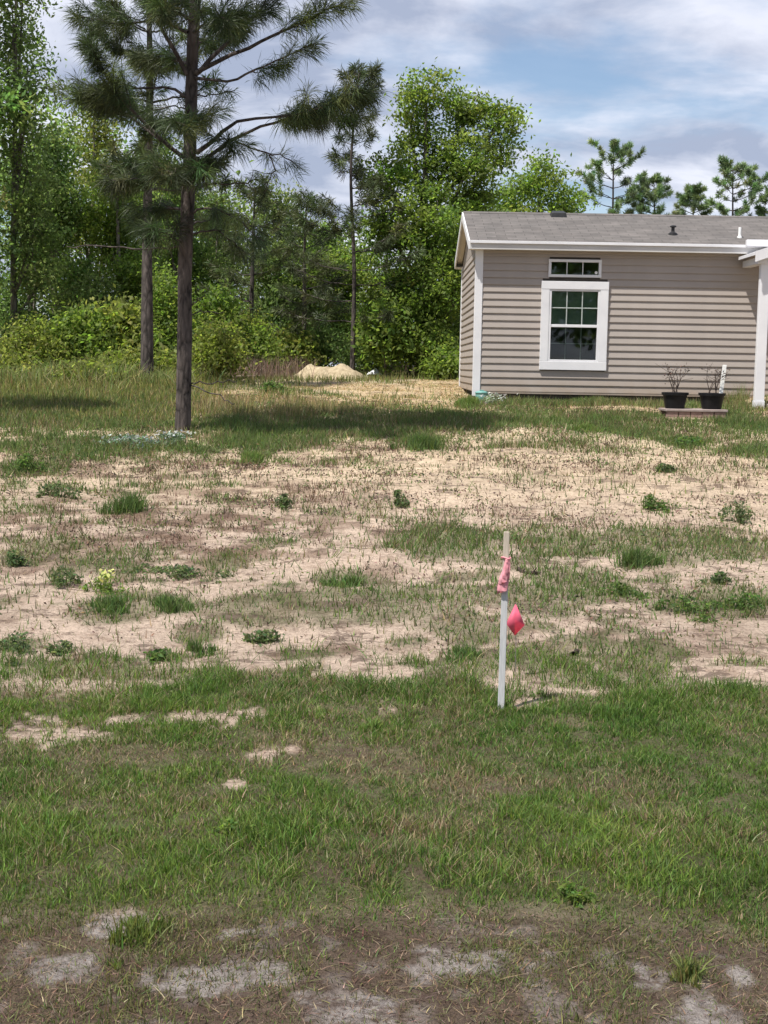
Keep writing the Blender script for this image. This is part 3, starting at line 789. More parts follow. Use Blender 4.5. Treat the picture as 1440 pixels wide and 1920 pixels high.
fl(PL((440, 262, .25), (470, 275, .3), (505, 290, .35), (535, 296, .4), (562, 312, .4)), .014, s0=.45, step=.14, shoot=.3, nn=40, nl=.2)
fl(PL((505, 290, .35), (512, 315, .35), (500, 345, .35), (490, 375, .4)), .01, s0=.2, step=.12, shoot=.25, nn=45, nl=.18)
fl(PL((380, 345, 0), (410, 344, -.1), (445, 345, -.1), (485, 338, -.1)), .012, s0=.8, step=.15, shoot=.25, nn=30, nl=.18)
fl(PL((400, 265, -.1), (420, 262, -.3), (440, 275, -.5)), .014, s0=.3, step=.08, shoot=.3, nn=90)
fl(PL((366, 180, 0), (395, 178, -.4), (440, 170, -.7)), .012, s0=.5, step=.15, shoot=.25, nn=45, nl=.18)
# left
fl(PL((352, 140, 0), (320, 85, -.1), (287, 27, -.2), (262, -20, -.2), (240, -80, -.2)), .035, s0=.45, step=.10, shoot=.5, nn=95)
fl(PL((352, 182, 0), (320, 167, .1), (280, 165, .2), (215, 175, .3), (165, 160, .4)), .022, s0=.5, step=.10, shoot=.45, nn=95)
fl(PL((356, 300, 0), (313, 270, -.1), (233, 193, -.3), (200, 140, -.4), (165, 80, -.5)), .034, s0=.45, step=.075, shoot=.5, nn=110)
fl(PL((300, 262, -.1), (240, 215, .1), (190, 195, .2), (145, 185, .2)), .018, s0=.35, step=.085, shoot=.45, nn=100)
fl(PL((352, 345, 0), (300, 335, -.2), (260, 335, -.3), (215, 345, -.4)), .022, s0=.35, step=.085, shoot=.45, nn=100, droop=.55)
fl(PL((352, 395, 0), (318, 390, .3), (280, 400, .5), (255, 415, .6)), .02, s0=.3, step=.10, shoot=.4, nn=90, droop=.6)
fl(PL((346, 463, 0), (280, 464, .1), (200, 461, .2), (125, 462, .25)), .016, needle=False)
fl(PL((346, 455, 0), (320, 442, -.3), (300, 430, -.5), (285, 425, -.6)), .016, s0=.3, step=.10, shoot=.35, nn=90, droop=.6)
fl(PL((352, 205, 0), (320, 200, -.3), (288, 206, -.5)), .012, s0=.5, step=.14, shoot=.25, nn=50)
fl(PL((352, 60, 0), (300, 40, .2), (220, 45, .4), (150, 30, .5)), .025, s0=.45, step=.09, shoot=.5, nn=100)
fl(PL((354, 400, 0), (395, 392, -.1), (445, 412, -.2), (495, 452, -.25)), .018, s0=.35, step=.12, shoot=.35, nn=70, droop=.8)
fl(PL((352, 440, 0), (385, 430, .2), (420, 440, .3), (455, 470, .35)), .015, s0=.4, step=.12, shoot=.35, nn=65, droop=.8)
# towards the viewer and behind
fl(PL((358, 230, -.1), (352, 225, -.5), (345, 235, -.9)), .02, s0=.2, step=.075, shoot=.4, nn=90)
fl(PL((360, 300, -.1), (372, 300, -.5), (380, 320, -.8)), .02, s0=.2, step=.075, shoot=.4, nn=90, droop=.6)
fl(PL((356, 320, -.1), (335, 315, -.6), (318, 330, -1.0)), .02, s0=.3, step=.075, shoot=.4, nn=90, droop=.6)
fl(PL((362, 60, -.1), (395, 40, -.7), (430, 40, -1.2)), .022, s0=.3, step=.075, shoot=.45, nn=100)
fl(PL((362, 40, -.1), (330, 20, -.6), (300, 20, -1.1)), .022, s0=.3, step=.075, shoot=.45, nn=100)
fl(PL((360, 90, .1), (390, 75, .7), (430, 60, 1.3)), .02, s0=.3, step=.09, shoot=.4, nn=90)
fl(PL((356, 120, .1), (310, 110, .8), (270, 120, 1.4)), .02, s0=.3, step=.09, shoot=.4, nn=90)
fl(PL((354, 420, 0), (385, 415, .6), (410, 420, 1.1)), .014, s0=.4, step=.12, shoot=.35, nn=80, droop=.6)
# lower dead limbs
fl(PL((355, 720, 0), (378, 717, -.1), (410, 716, -.2), (445, 715, -.2)), .011, needle=False)
fl(PL((355, 722, 0), (380, 730, -.2), (415, 746, -.3), (440, 757, -.35)), .011, needle=False)
fl(PL((355, 590, 0), (380, 586, .1), (420, 585, .2)), .010, needle=False)
fl(PL((356, 572, 0), (370, 562, -.1), (384, 552, -.2)), .010, needle=False)
# crown above the picture (it casts the shade on the yard)
for k in range(26):
    yy = -40 - 390 * (k / 26); a = k * 2.4; l = 1.9 * (1 - k / 34)
    c = pt(372, yy, DB + .08)
    e = c + np.array([math.cos(a) * l, math.sin(a) * l - .55, 0.25 * l + .15])
    fl([c, c + (e - c) * .5 + np.array([0, 0, -.05]), e], .028, s0=.35, step=.13, shoot=.5, nn=60, nw=.008)

def wild_pine(name, label, bpx, depth, top_px, r0, crown0, lmax, g, nlev=16, per=3, nn=55, nl=.22, nw=.012, step=.2, droop=.35, pal=PINE, rise_=.15, shape=None, shoot=.4, s0=.35, group=None, cat='pine', lean=0.0):
    b0 = pt(bpx[0], bpx[1], depth); b0[2] = Hs(b0[0], b0[1]) - 0.03
    t0 = pt(top_px[0], top_px[1], depth + lean)
    T = thing(name, label, cat, tuple(b0), group)
    path = smooth_path([np.zeros(3), (t0 - b0) * .35 + g.normal(0, .05, 3) * [1, 1, 0], (t0 - b0) * .7 + g.normal(0, .06, 3) * [1, 1, 0], t0 - b0], 24)
    V, Q = tube(path, np.interp(np.linspace(0, 1, 24), [0, .04, 1], [r0 * 1.3, r0, .015]), 12, .03, 4)
    np_mesh('trunk', V, Q, 'pine_bark', T, smooth=True)
    for k in range(nlev):
        f = crown0 + (0.985 - crown0) * (k + g.uniform(-.2, .2)) / max(nlev - 1, 1)
        f = min(max(f, .05), .985)
        i = f * 23; c = path[int(i)] + (path[min(int(i) + 1, 23)] - path[int(i)]) * (i - int(i))
        u = (f - crown0) / (1 - crown0)
        lm = lmax * (np.interp(u, *shape) if shape else (1 - .75 * u))
        for j in range(per):
            a = g.uniform(0, 2 * math.pi); l = lm * g.uniform(.6, 1.1)
            e = c + np.array([math.cos(a) * l, math.sin(a) * l, l * (rise_ + .5 * u) + g.normal(0, .05)])
            limb_build(T, np.zeros(3), [c, c * .5 + e * .5 + np.array([0, 0, -.06 * l]), e], max(.010, r0 * .22 * (1 - .5 * u)), g, True, s0, step, shoot, nn, nl, nw, pal, droop, 'pine_bark', .35, 4)
    return T
FARP = [(0.177, 0.247, 0.106), (0.213, 0.284, 0.119), (0.141, 0.201, 0.095)]
gq = np.random.default_rng(21)
wild_pine('pine_tree', 'second slender pine with brown trunk just left behind the near pine', (276, 724), 25.2, (268, -190), .125, .40, 1.6, gq, 15, 3, nn=80, nw=.014, step=.16, droop=.5)
wild_pine('pine_tree', 'small ragged pine standing right of the sand mound against the leafy tree', (660, 705), 31.6, (673, 138), .06, .20, 1.9, gq, 17, 3, nn=60, nw=.016, step=.21, droop=.55,
          shape=([0, .22, .40, .5, .62, .75, .9, 1], [1.05, 1.1, .8, .35, .28, .36, .33, .18]), pal=[(0.05, 0.068, 0.028), (0.07, 0.088, 0.034)])
wild_pine('pine_tree', 'dark young pine between the near pine and the sand mound at the wood edge', (565, 700), 34.5, (575, 378), .08, .25, 1.5, gq, 11, 3, nw=.013, step=.22, droop=.45, pal=[(0.06, 0.08, 0.03), (0.075, 0.095, 0.036)])
wild_pine('pine_tree', 'dark drooping young pine in the wood just right of the near trunk', (470, 700), 33.0, (478, 352), .08, .22, 1.5, gq, 11, 3, nw=.013, step=.22, droop=.5, pal=[(0.07, 0.09, 0.033), (0.09, 0.11, 0.04)])
wild_pine('pine_tree', 'pine just outside the left edge whose shade falls on the meadow', (-262, 760), 18.4, (-262, -160), .12, .42, 1.5, gq, 13, 4, nn=60, nw=.02, step=.22, droop=.4)
far_shape = ([0, .3, .6, .85, 1], [.8, 1.0, .95, .6, .15])
for (bx_, tx_, ty_, lm_, lab, cr0, d_) in [
    (1143, 1150, 277, 1.5, 'tallest and leftmost far pine rising above the shingle roof beside the roof vent', .62, 62),
    (1222, 1226, 340, 1.05, 'small far pine above the roof, right of the tallest one', .70, 62),
    (1298, 1300, 357, .85, 'narrow far pine above the roof left of the broad pair', .72, 64),
    (1372, 1374, 318, 1.5, 'broad far pine above the roof over the white vent pipe', .66, 62),
    (1452, 1450, 366, 1.0, 'far pine cut by the right picture edge above the roof', .70, 62)]:
    wild_pine('pine_tree', lab, (bx_, 690), d_, (tx_, ty_), .12, cr0, lm_, gq, 10, 4, nn=80, nl=.24, nw=.026, step=.26, droop=.05, pal=FARP, rise_=.25, shape=far_shape, shoot=.4, s0=.5, group='far pines above the roof')

# ---- broadleaf trees
LGREEN = [(0.138, 0.197, 0.042), (0.111, 0.165, 0.037), (0.165, 0.22, 0.05)]
MGREEN = [(0.149, 0.212, 0.064), (0.18, 0.245, 0.071), (0.115, 0.174, 0.058)]
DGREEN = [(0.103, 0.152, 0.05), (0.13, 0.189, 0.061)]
YGREEN = [(0.17, 0.204, 0.047), (0.14, 0.178, 0.038), (0.191, 0.212, 0.06)]
SGREEN = [(0.135, 0.185, 0.06), (0.165, 0.215, 0.07), (0.115, 0.16, 0.05)]
def clusters_in(c, r, n, g, shell=0.45):
    v = unit(g.normal(size=(n, 3))) * (g.uniform(0, 1, (n, 1)) ** shell)
    return c + v * r
def leafy(C, per, sig, g, pal, size, up=.5, aspect=.5, flat=.7):
    n = len(C) * per
    P = np.repeat(C, per, 0) + g.normal(size=(n, 3)) * sig * np.array([1, 1, flat])
    cl = np.repeat(palette(len(C), pal, g, .2, .06), per, 0)
    cl = np.clip(cl * (1 + g.normal(0, .18, (n, 1))), .004, .9)
    return leaves(P, size, cl, up, aspect, g)
def broadleaf(name, label, cat, bpx, depth, lobes, g, nclus, per, size, pal, r0=.12, sig=.2, group=None, mat='grey_bark', trunk=True, up=.5, aspect=.5, base=None):
    """lobes: (x, y, rx, ry, depth offset) as placed around the trunk, converted to metres at that depth"""
    b0 = pt(bpx[0], bpx[1], depth) if base is None else np.array(base, float)
    b0[2] = Hs(b0[0], b0[1]) - .03
    T = thing(name, label, cat, tuple(b0), group)
    Ls = [(pt(x, y, depth + o_) - b0, np.array([rx, min(rx, ry) * 0.95, ry]) / F * depth) for x, y, rx, ry, o_ in lobes]
    vol = np.array([np.prod(r) ** (2 / 3) for _, r in Ls]); vol /= vol.sum()
    zs = max(c[2] for c, _ in Ls)
    topc = max(Ls, key=lambda q: q[0][2])[0]
    tr_ = None
    if trunk:
        path = smooth_path([np.zeros(3), np.array([g.normal(0, .08), g.normal(0, .08), zs * .3]), topc * [.6, .6, .65], topc], 18)
        V, Q = tube(path, np.interp(np.linspace(0, 1, 18), [0, .05, 1], [r0 * 1.35, r0, .02]), 10, .04, 3)
        np_mesh('trunk', V, Q, mat, T, smooth=True)
        for c, r in Ls:
            if c is topc: continue
            s = path[np.argmin(np.abs(path[:, 2] - max(c[2] * .62, .4)))]
            V, Q = tube(smooth_path([s, s * .45 + c * .55 + np.array([0, 0, -.05]), c, c + np.array([g.normal(0, .1), 0, r[2] * .6])], 9), np.linspace(r0 * .42, .012, 9), 6, .04, 5)
            np_mesh('limb', V, Q, mat, T, smooth=True)
    Cs = np.concatenate([clusters_in(c, r, max(3, int(nclus * w)), g) for (c, r), w in zip(Ls, vol)])
    # thin twigs that carry the leaf clusters
    tw_ = []
    idx = g.choice(len(Cs), min(len(Cs), 70), replace=False)
    for i in idx:
        j = int(np.argmin([np.linalg.norm(Cs[i] - c) for c, _ in Ls])); c0 = Ls[j][0]
        tw_.append(tube(np.array([c0, c0 * .5 + Cs[i] * .5 + [0, 0, -.04], Cs[i]]), [.014, .009, .004], 3))
    V, Q = join(tw_); tag(np_mesh('twigs', V, Q, mat, T), kind='stuff')
    V, Q, C = leafy(Cs, per, sig, g, pal, size, up, aspect)
    np_mesh('crown', V, Q, 'leaf', T, cols=C)
    return T
gt = np.random.default_rng(77)
# the tall leafy tree left of the house
broadleaf('leafy_tree', 'tall bright green leafy tree towering beside the left end of the house', 'tree', (790, 702), 32.5,
    [(800, 180, 60, 48, 0), (875, 215, 50, 62, .3), (940, 225, 42, 40, 0), (770, 240, 50, 45, .3), (720, 330, 55, 45, 0), (800, 320, 80, 62, 0), (880, 310, 60, 60, -.3), (940, 290, 36, 45, .2),
     (730, 430, 60, 60, -.4), (820, 420, 80, 70, -.7), (890, 400, 45, 60, 0), (750, 540, 60, 62, -.5), (840, 520, 60, 65, -.7), (770, 630, 60, 50, -.5), (845, 620, 40, 55, -.2), (700, 600, 36, 60, 0), (735, 640, 40, 45, -1.0), (850, 570, 36, 60, -1.1), (790, 560, 50, 60, -1.2)],
    gt, 660, 62, .052, LGREEN, .15, .165)
broadleaf('leafy_tree', 'rounded leafy tree whose crown shows above the left part of the roof', 'tree', (1010, 700), 37,
    [(1010, 345, 60, 46, 0), (960, 370, 45, 40, .3), (1060, 380, 36, 36, 0), (1000, 430, 80, 50, 0), (930, 440, 50, 60, .5), (1010, 530, 80, 70, 0)],
    gt, 240, 60, .058, [(0.14, 0.205, 0.045), (0.175, 0.235, 0.055)], .13, .2)
# the wood at the left and behind
def auto_lobes(x, top, bottom, hw, g, n=9):
    out = []
    for k in range(n):
        f = (k + .5) / n
        y = top + (bottom - top) * f
        w = hw * (0.45 + .75 * math.sin(math.pi * min(.15 + f * .75, 1)))
        out.append((x + g.uniform(-.65, .65) * hw * (0.3 + f * .7), y, w * g.uniform(.55, .8), (bottom - top) / n * g.uniform(.8, 1.15), g.uniform(-.7, .7)))
    return out
WOODS = [
    (-70, 30.0, -120, 600, 100, MGREEN, 'leafy tree crossing the left picture edge, nearest the edge', 300, .12, 10),
    (28, 31.0, -90, 560, 72, SGREEN, 'tall grey green tree at the far left reaching the top of the picture', 330, .09, 12),
    (100, 33.5, 250, 610, 72, MGREEN, 'mid green tree with pale stem in the wood at far left', 300, .09, 9),
    (170, 35.0, 190, 560, 62, YGREEN, 'thin yellow green tree in the wood left of the slender pine', 230, .085, 8),
    (225, 33.0, 330, 650, 70, LGREEN, 'bushy bright tree behind the slender pine trunk', 300, .085, 8),
    (330, 36.0, 340, 640, 72, MGREEN, 'leafy tree directly behind the near pine trunk', 300, .09, 8),
    (410, 38.0, 372, 640, 52, SGREEN, 'greyish leafy tree just right of the near pine trunk', 240, .085, 7),
    (520, 37.0, 362, 620, 52, SGREEN, 'pale feathery tree below the open sky gap right of the near pine', 240, .08, 7),
    (600, 39.0, 430, 650, 66, MGREEN, 'low rounded tree behind the sand mound', 260, .09, 7),
    (650, 36.5, 470, 660, 60, LGREEN, 'bright leafy tree behind the small ragged pine', 260, .085, 7),
    (55, 38.0, 300, 620, 80, DGREEN, 'dark tree deep in the wood behind the far left trees', 260, .1, 8),
    (290, 40.0, 270, 620, 70, DGREEN, 'dark tree deep in the wood between the two tall pines', 260, .1, 8),
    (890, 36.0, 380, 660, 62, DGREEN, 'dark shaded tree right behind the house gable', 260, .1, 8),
]
for (x, d_, top, bot, hw, pal, lab, nc, sz, nlob) in WOODS:
    dens = .62 if top < 200 else .85
    broadleaf('leafy_tree', lab, 'tree', (x, 700), d_, auto_lobes(x, top, bot, hw, gt, nlob), gt, int(nc * dens), 54, sz * .62, pal, .09, .22, group='trees of the wood')
# understory shrubs along the wood edge
SHR = [
    (60, 655, 27.4, 70, 55, YGREEN, 'sunlit chest high bush before the wood at far left'),
    (150, 640, 27.8, 65, 70, LGREEN, 'sunlit rounded bush left of the slender pine'),
    (225, 630, 28.4, 45, 70, YGREEN, 'sunlit upright bush just behind the slender pine trunk'),
    (405, 655, 28.0, 45, 55, YGREEN, 'sunlit bush filling the gap right of the near pine trunk'),
    (480, 655, 31.4, 45, 45, LGREEN, 'sunlit bush above the fallen log'),
    (545, 660, 33.5, 40, 40, YGREEN, 'sunlit bush above the left end of the sand mound'),
    (725, 620, 31.2, 38, 70, LGREEN, 'sunlit upright bush right of the small ragged pine'),
    (815, 655, 31.2, 40, 50, LGREEN, 'sunlit bush beside the thin sapling'),
    (10, 716, 25.0, 75, 45, YGREEN, 'low sunlit bush at the left picture edge rising from the meadow'),
    (150, 722, 24.6, 70, 30, YGREEN, 'low sunlit bush in the meadow below the pale stem'),
    (232, 705, 26.2, 55, 45, YGREEN, 'grassy bright bush touching the slender pine base'),
    (310, 702, 26.5, 36, 36, YGREEN, 'small bright bush between the two tall pine bases'),
    (20, 712, 29.0, 60, 70, YGREEN, 'low yellow green bush at the left picture edge in front of the wood'),
    (110, 705, 29.5, 70, 60, YGREEN, 'low bright bush in front of the pale stem at far left'),
    (190, 705, 29.8, 60, 70, YGREEN, 'bright arching bush left of the slender pine base'),
    (60, 640, 31.0, 80, 70, MGREEN, 'dark tall shrub behind the low bushes at far left'),
    (180, 600, 31.5, 80, 90, SGREEN, 'tall pale shrub in the wood left of the slender pine'),
    (310, 600, 30.0, 50, 110, LGREEN, 'glossy bright shrub between the two tall pine trunks'),
    (400, 620, 31.0, 52, 90, LGREEN, 'leafy shrub right of the near pine trunk'),
    (460, 640, 32.0, 45, 60, YGREEN, 'yellow green shrub behind the dead brush'),
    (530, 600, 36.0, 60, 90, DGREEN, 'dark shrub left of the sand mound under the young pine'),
    (580, 520, 36.0, 42, 55, LGREEN, 'sunlit bright shrub crown above the sand mound'),
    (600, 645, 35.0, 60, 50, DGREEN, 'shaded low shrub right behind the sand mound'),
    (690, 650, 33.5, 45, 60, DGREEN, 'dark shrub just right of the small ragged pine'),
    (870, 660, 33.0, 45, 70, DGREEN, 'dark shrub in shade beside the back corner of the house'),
    (835, 690, 30.5, 24, 22, LGREEN, 'small leafy weed bush near the house left wall'),
    (345, 690, 29.5, 40, 35, SGREEN, 'small pale bush behind the near pine trunk base'),
]
for (x, y, d_, rx, ry, pal, lab) in SHR:
    nl_ = int(60 + rx * ry / 38)
    lb_ = [(x, y, rx * .7, ry * .75, 0), (x - rx * .45, y + ry * .25, rx * .5, ry * .6, .2), (x + rx * .45, y + ry * .3, rx * .5, ry * .55, -.2), (x + rx * .1, y - ry * .45, rx * .45, ry * .45, .1)]
    broadleaf('shrub', lab, 'shrub', (x, 712), d_, lb_, gt, int(nl_ * .8), 40, float(gt.uniform(.04, .07)), pal, .035, .21, group='shrubs along the wood edge')
# sapling left of the house
broadleaf('sapling', 'thin pale stemmed sapling with a leafy tuft left of the house', 'sapling', (795, 702), 31.0, [(793, 640, 20, 14, 0), (785, 655, 12, 10, .1), (806, 650, 12, 10, -.1)], gt, 26, 26, .06, LGREEN, .045, .09)
# the far wood: one dark mass behind everything
nb = 1300
bx_ = gt.uniform(-24, 9, nb); by_ = gt.uniform(42, 56, nb)
hh = 1.5 + np.interp(bx_, [-24, -10, -6, -3, -1, 2, 5, 9], [11, 9.5, 6.5, 5.4, 5.2, 5.6, 4.6, 3.5]) * (0.75 + .4 * fbm(bx_ * .5, by_ * .1, 44, 3))
bz_ = 1.4 + gt.uniform(0, 1, nb) * (hh - 1.4)
V, Q, C = leafy(np.stack([bx_, by_, bz_], 1), 40, .42, gt, MGREEN + LGREEN, .10)
fw = np_mesh('far_wood', V, Q, 'leaf', cols=C)
tag(fw, 'dense dark mass of far woodland behind the single trees', 'woodland', kind='stuff')
nb = 500
bx_ = gt.uniform(-16, 20, nb); by_ = gt.uniform(-24, -17, nb); bz_ = gt.uniform(.3, 1, nb) ** .8 * 10.5 * (.7 + .4 * fbm(bx_ * .3, by_ * .1, 45, 3))
V, Q, C = leafy(np.stack([bx_, by_, bz_], 1), 26, .55, gt, DGREEN + MGREEN, .26)
fw = np_mesh('roadside_wood', V, Q, 'leaf', cols=C)
tag(fw, 'woodland across the road, mirrored in the window glass', 'woodland', kind='stuff')
# bare stems inside the wood, each a young trunk of its own
STEMS = [(82, 690, 33.0, 610, .05, 'pale bare young trunk standing in the wood at far left'), (60, 660, 36, 180, .04, 'thin tall bare stem at far left'), (520, 690, 37.5, 470, .05, 'grey bare stem left of the sand mound'), (610, 690, 37.2, 480, .045, 'grey bare stem behind the sand mound'), (765, 700, 32.0, 610, .045, 'dim bare stem under the tall leafy tree')]
for x, y, d_, ty, r_, lab in STEMS:
    b0 = pt(x, y, d_); b0[2] = Hs(b0[0], b0[1]) - .02
    t0 = pt(x + 6, ty, d_)
    T = thing('young_trunk', lab, 'tree trunk', tuple(b0))
    pth = smooth_path([np.zeros(3), (t0 - b0) * .5 + np.array([.06, 0, 0]), t0 - b0], 10)
    V, Q = tube(pth, np.linspace(r_, .015, 10), 8, .05, 6); np_mesh('trunk', V, Q, 'grey_bark', T, smooth=True)
    for k in range(5):
        s = pth[3 + k]; e = s + np.array([gt.choice([-1, 1]) * gt.uniform(.3, .7), gt.uniform(-.3, .3), gt.uniform(.3, .6)])
        V, Q = tube(smooth_path([s, (s + e) / 2 + [0, 0, -.05], e], 5), np.linspace(.018, .005, 5), 5); np_mesh('limb', V, Q, 'grey_bark', T, smooth=True)

# ------------------------------------------------------------------ ground features beyond the yard
def mound():
    c = gp(622, 709); cx_, cy_ = c[0], 30.6
    zb = Hs(cx_, cy_)
    xs = np.linspace(-1.15, 1.15, 46); ys = np.linspace(-.8, .9, 34)
    Xm, Ym = np.meshgrid(xs, ys)
    q = np.sqrt((Xm / 1.0) ** 2 + (Ym / .75) ** 2)
    q = q + (fbm(Xm * 2 + 9, Ym * 2, 12, 3) - .5) * .35
    h = .27 * (1 - sstep(.35, 1.08, q)) * (.45 + 1.1 * fbm(Xm * 4, Ym * 4, 15, 4)) + .10 * np.exp(-((Xm + .45) ** 2 + Ym ** 2) / .12) + .05 * np.exp(-((Xm - .35) ** 2 + Ym ** 2) / .05)
    zz_ = H(Xm.ravel() + cx_, Ym.ravel() + cy_) - zb + h.ravel() - .03
    n = len(xs); i = (np.arange(len(ys) - 1)[:, None] * n + np.arange(n - 1)[None, :]).ravel()
    simple('mound_sand', (0.24, 0.19, 0.12), (0.46, 0.38, 0.26), 9, .95, .1, .8, bdist=.03)
    ob = np_mesh('sand_mound', np.stack([Xm.ravel(), Ym.ravel(), zz_], 1), np.stack([i, i + 1, i + n + 1, i + n], 1), 'mound_sand', smooth=True, loc=(cx_, cy_, zb))
    tag(ob, 'low golden sand mound at the edge of the wood', 'mound')
mound()
# white crumpled sheet and scraps beside the mound
def scrap(x, y, w, h_, lab, seed):
    c = gp(x, y); gg = np.random.default_rng(seed)
    xs = np.linspace(-w / 2, w / 2, 12); ys = np.linspace(-w / 3, w / 3, 9)
    Xm, Ym = np.meshgrid(xs, ys)
    z = h_ * (fbm(Xm * 5 + seed, Ym * 5, seed, 3)) * (1 - np.clip((Xm / w * 2) ** 2, 0, 1) * .7) * (1 - np.clip((Ym / w * 3) ** 2, 0, 1) * .7) + .02
    n = 12; i = (np.arange(8)[:, None] * n + np.arange(11)[None, :]).ravel()
    ob = np_mesh('white_sheet', np.stack([Xm.ravel(), Ym.ravel(), z.ravel()], 1), np.stack([i, i + 1, i + n + 1, i + n], 1), 'white_sheet', loc=tuple(c))
    md = ob.modifiers.new('thickness', 'SOLIDIFY'); md.thickness = .006
    ob.rotation_euler.z = gg.uniform(-.5, .5)
    tag(ob, lab, 'plastic sheet')
scrap(703, 707, .38, .24, 'crumpled white plastic sheet on the grass right of the small ragged pine', 3)
scrap(681, 708, .24, .10, 'small flat white scrap between the ragged pine and the crumpled sheet', 5)
# fallen pale log and dead brush
def log(name, lab, p0, p1, r, mat, cat, stubs=2, seed=1):
    a, b_ = gp(*p0), gp(*p1); a[2] += r * .8; b_[2] += r * .8
    T = thing(name, lab, cat, tuple(a)); gg = np.random.default_rng(seed)
    pth = smooth_path([np.zeros(3), (b_ - a) * .4 + gg.normal(0, .02, 3) * [1, 1, .4], (b_ - a) * .75 + gg.normal(0, .02, 3) * [1, 1, .4], b_ - a], 12)
    V, Q = tube(pth, np.linspace(r, r * .55, 12), 8, .08, seed); np_mesh('stem', V, Q, mat, T, smooth=True)
    for k in range(stubs):
        s = pth[4 + 3 * k]; e = s + np.array([gg.uniform(-.15, .25), gg.uniform(-.1, .1), gg.uniform(.06, .22)]) * (r / .04)
        V, Q = tube(np.array([s, (s + e) / 2, e]), [r * .4, r * .3, r * .15], 5); np_mesh('stub', V, Q, mat, T, smooth=True)
log('fallen_log', 'pale fallen log lying in dead brush at the wood edge', (432, 712), (538, 709), .05, 'dead_wood', 'log', 2, 4)
log('branch', 'short dark burnt branch lying on the sand behind the stake', (972, 1070), (1012, 1078), .016, 'char_wood', 'branch', 2, 8)
log('twig', 'tiny dark stub on bare sand right of the pin flag', (1075, 1234), (1079, 1226), .018, 'char_wood', 'twig', 0, 9)

def brush(name, lab, x, y, w, h_, n, pal, g, cat='brush', depth=None):
    c = gp(x, y) if depth is None else pt(x, y, depth)
    c[2] = Hs(c[0], c[1])
    P = np.zeros((n, 3)); P[:, 0] = g.normal(0, w * .38, n); P[:, 1] = g.normal(0, w * .3, n)
    P[:, 2] = H(P[:, 0] + c[0], P[:, 1] + c[1]) - c[2] - .01
    V, T_, C = blades(P, h_ * g.uniform(.35, 1.1, n), np.full(n, .012), g.normal(0, .5, n), palette(n, pal, g, .25, .08), g, 2)
    ob = np_mesh(name, V, T_, 'dry', cols=C, loc=tuple(c)); tag(ob, lab, cat, kind='stuff'); return ob
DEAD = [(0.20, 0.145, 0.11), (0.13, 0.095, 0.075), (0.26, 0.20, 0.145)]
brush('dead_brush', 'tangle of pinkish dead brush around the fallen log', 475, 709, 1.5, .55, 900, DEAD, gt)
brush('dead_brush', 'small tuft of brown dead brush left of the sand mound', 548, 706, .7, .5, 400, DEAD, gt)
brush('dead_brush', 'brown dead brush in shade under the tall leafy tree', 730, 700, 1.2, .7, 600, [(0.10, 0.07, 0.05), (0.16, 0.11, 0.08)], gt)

# ------------------------------------------------------------------ pots, platform, corner box
def pot(x, lab, stake, seed):
    c = gp(x, 772); c[1] = 20.68; c[0] = pt(x, 760, 20.68)[0]; c[2] = PLATZ
    T = thing('planter', lab, 'planter', tuple(c))
    prof = [(.135, 0), (.148, .01), (.185, .20), (.187, .205), (.205, .207), (.208, .245), (.200, .249), (.186, .245), (.178, .18)]
    MB().lathe(prof, 24).build('pot', 'black_plastic', T, smooth=False)
    MB().lathe([(.175, .17), (.17, .195), (.08, .205)], 18).build('soil', 'soil', T)
    gg = np.random.default_rng(seed)
    for k in range(7):
        a = gg.uniform(0, 6.28); s = np.array([.07 * math.cos(a), .07 * math.sin(a), .19])
        e = s + np.array([gg.normal(0, .13), gg.normal(0, .08), gg.uniform(.28, .46)])
        m_ = (s + e) / 2 + np.array([gg.normal(0, .04), 0, .03])
        parts = [tube(smooth_path([s, m_, e], 6), np.linspace(.007, .0035, 6), 4)]
        for q_ in range(3):
            f = gg.uniform(.45, .95); b1 = s + (e - s) * f; e1 = b1 + np.array([gg.normal(0, .10), gg.normal(0, .05), gg.uniform(.02, .13)])
            parts.append(tube(np.array([b1, (b1 + e1) / 2, e1]), [.004, .0035, .0025], 3))
        V, Q = join(parts); st2 = np_mesh('bare_stem', V, Q, 'twig', T)
        Cq = np.array([e + gg.normal(0, .04, 3) for _ in range(9)])
        V, Q, C = leaves(Cq, .018, palette(9, [(0.06, 0.045, 0.035), (0.09, 0.06, 0.05)], gg), .3, .5, gg)
        tag(np_mesh('withered_leaves', V, Q, 'dry', st2, cols=C), kind='stuff')
    return T
cpl = gp(1302, 776)
PY0, PY1 = 20.40, 20.97
PLX0, PLX1 = pt(1246, 775, 20.5)[0], pt(1362, 775, 20.5)[0]
PLZ0 = Hs((PLX0 + PLX1) / 2, 20.42) - .02
PLATZ = PLZ0 + .155
plat = thing('brick_platform', 'low platform of reddish bricks with a pale slab under the pots', 'platform', ((PLX0 + PLX1) / 2, (PY0 + PY1) / 2, PLZ0))
hwid = (PLX1 - PLX0) / 2
MB().box((-hwid, -.285, .115), (hwid, .285, .154)).build('slab', 'slab_stone', plat, .008)
bw = (2 * hwid - .04) / 5
bm_ = None
for r in range(2):
    for k in range(5):
        if bm_ is None:
            bo = MB().box((0, 0, 0), (bw - .010, .095, .112)).build('brick', 'brick_red', plat, .004); bm_ = bo
        else:
            bo = bm_.copy(); COL.objects.link(bo); bo.parent = plat
        bo.location = (-hwid + .02 + k * bw + random.uniform(-.003, .003), (-.27 if r == 0 else .17) + random.uniform(-.004, .004), 0.002)
pot(1265, 'black plastic pot with bare twigs, left of the two on the platform', False, 5)
pot(1334, 'black plastic pot with bare twigs, right one beside the white plank', True, 6)
c = pt(1350, 740, 20.7)
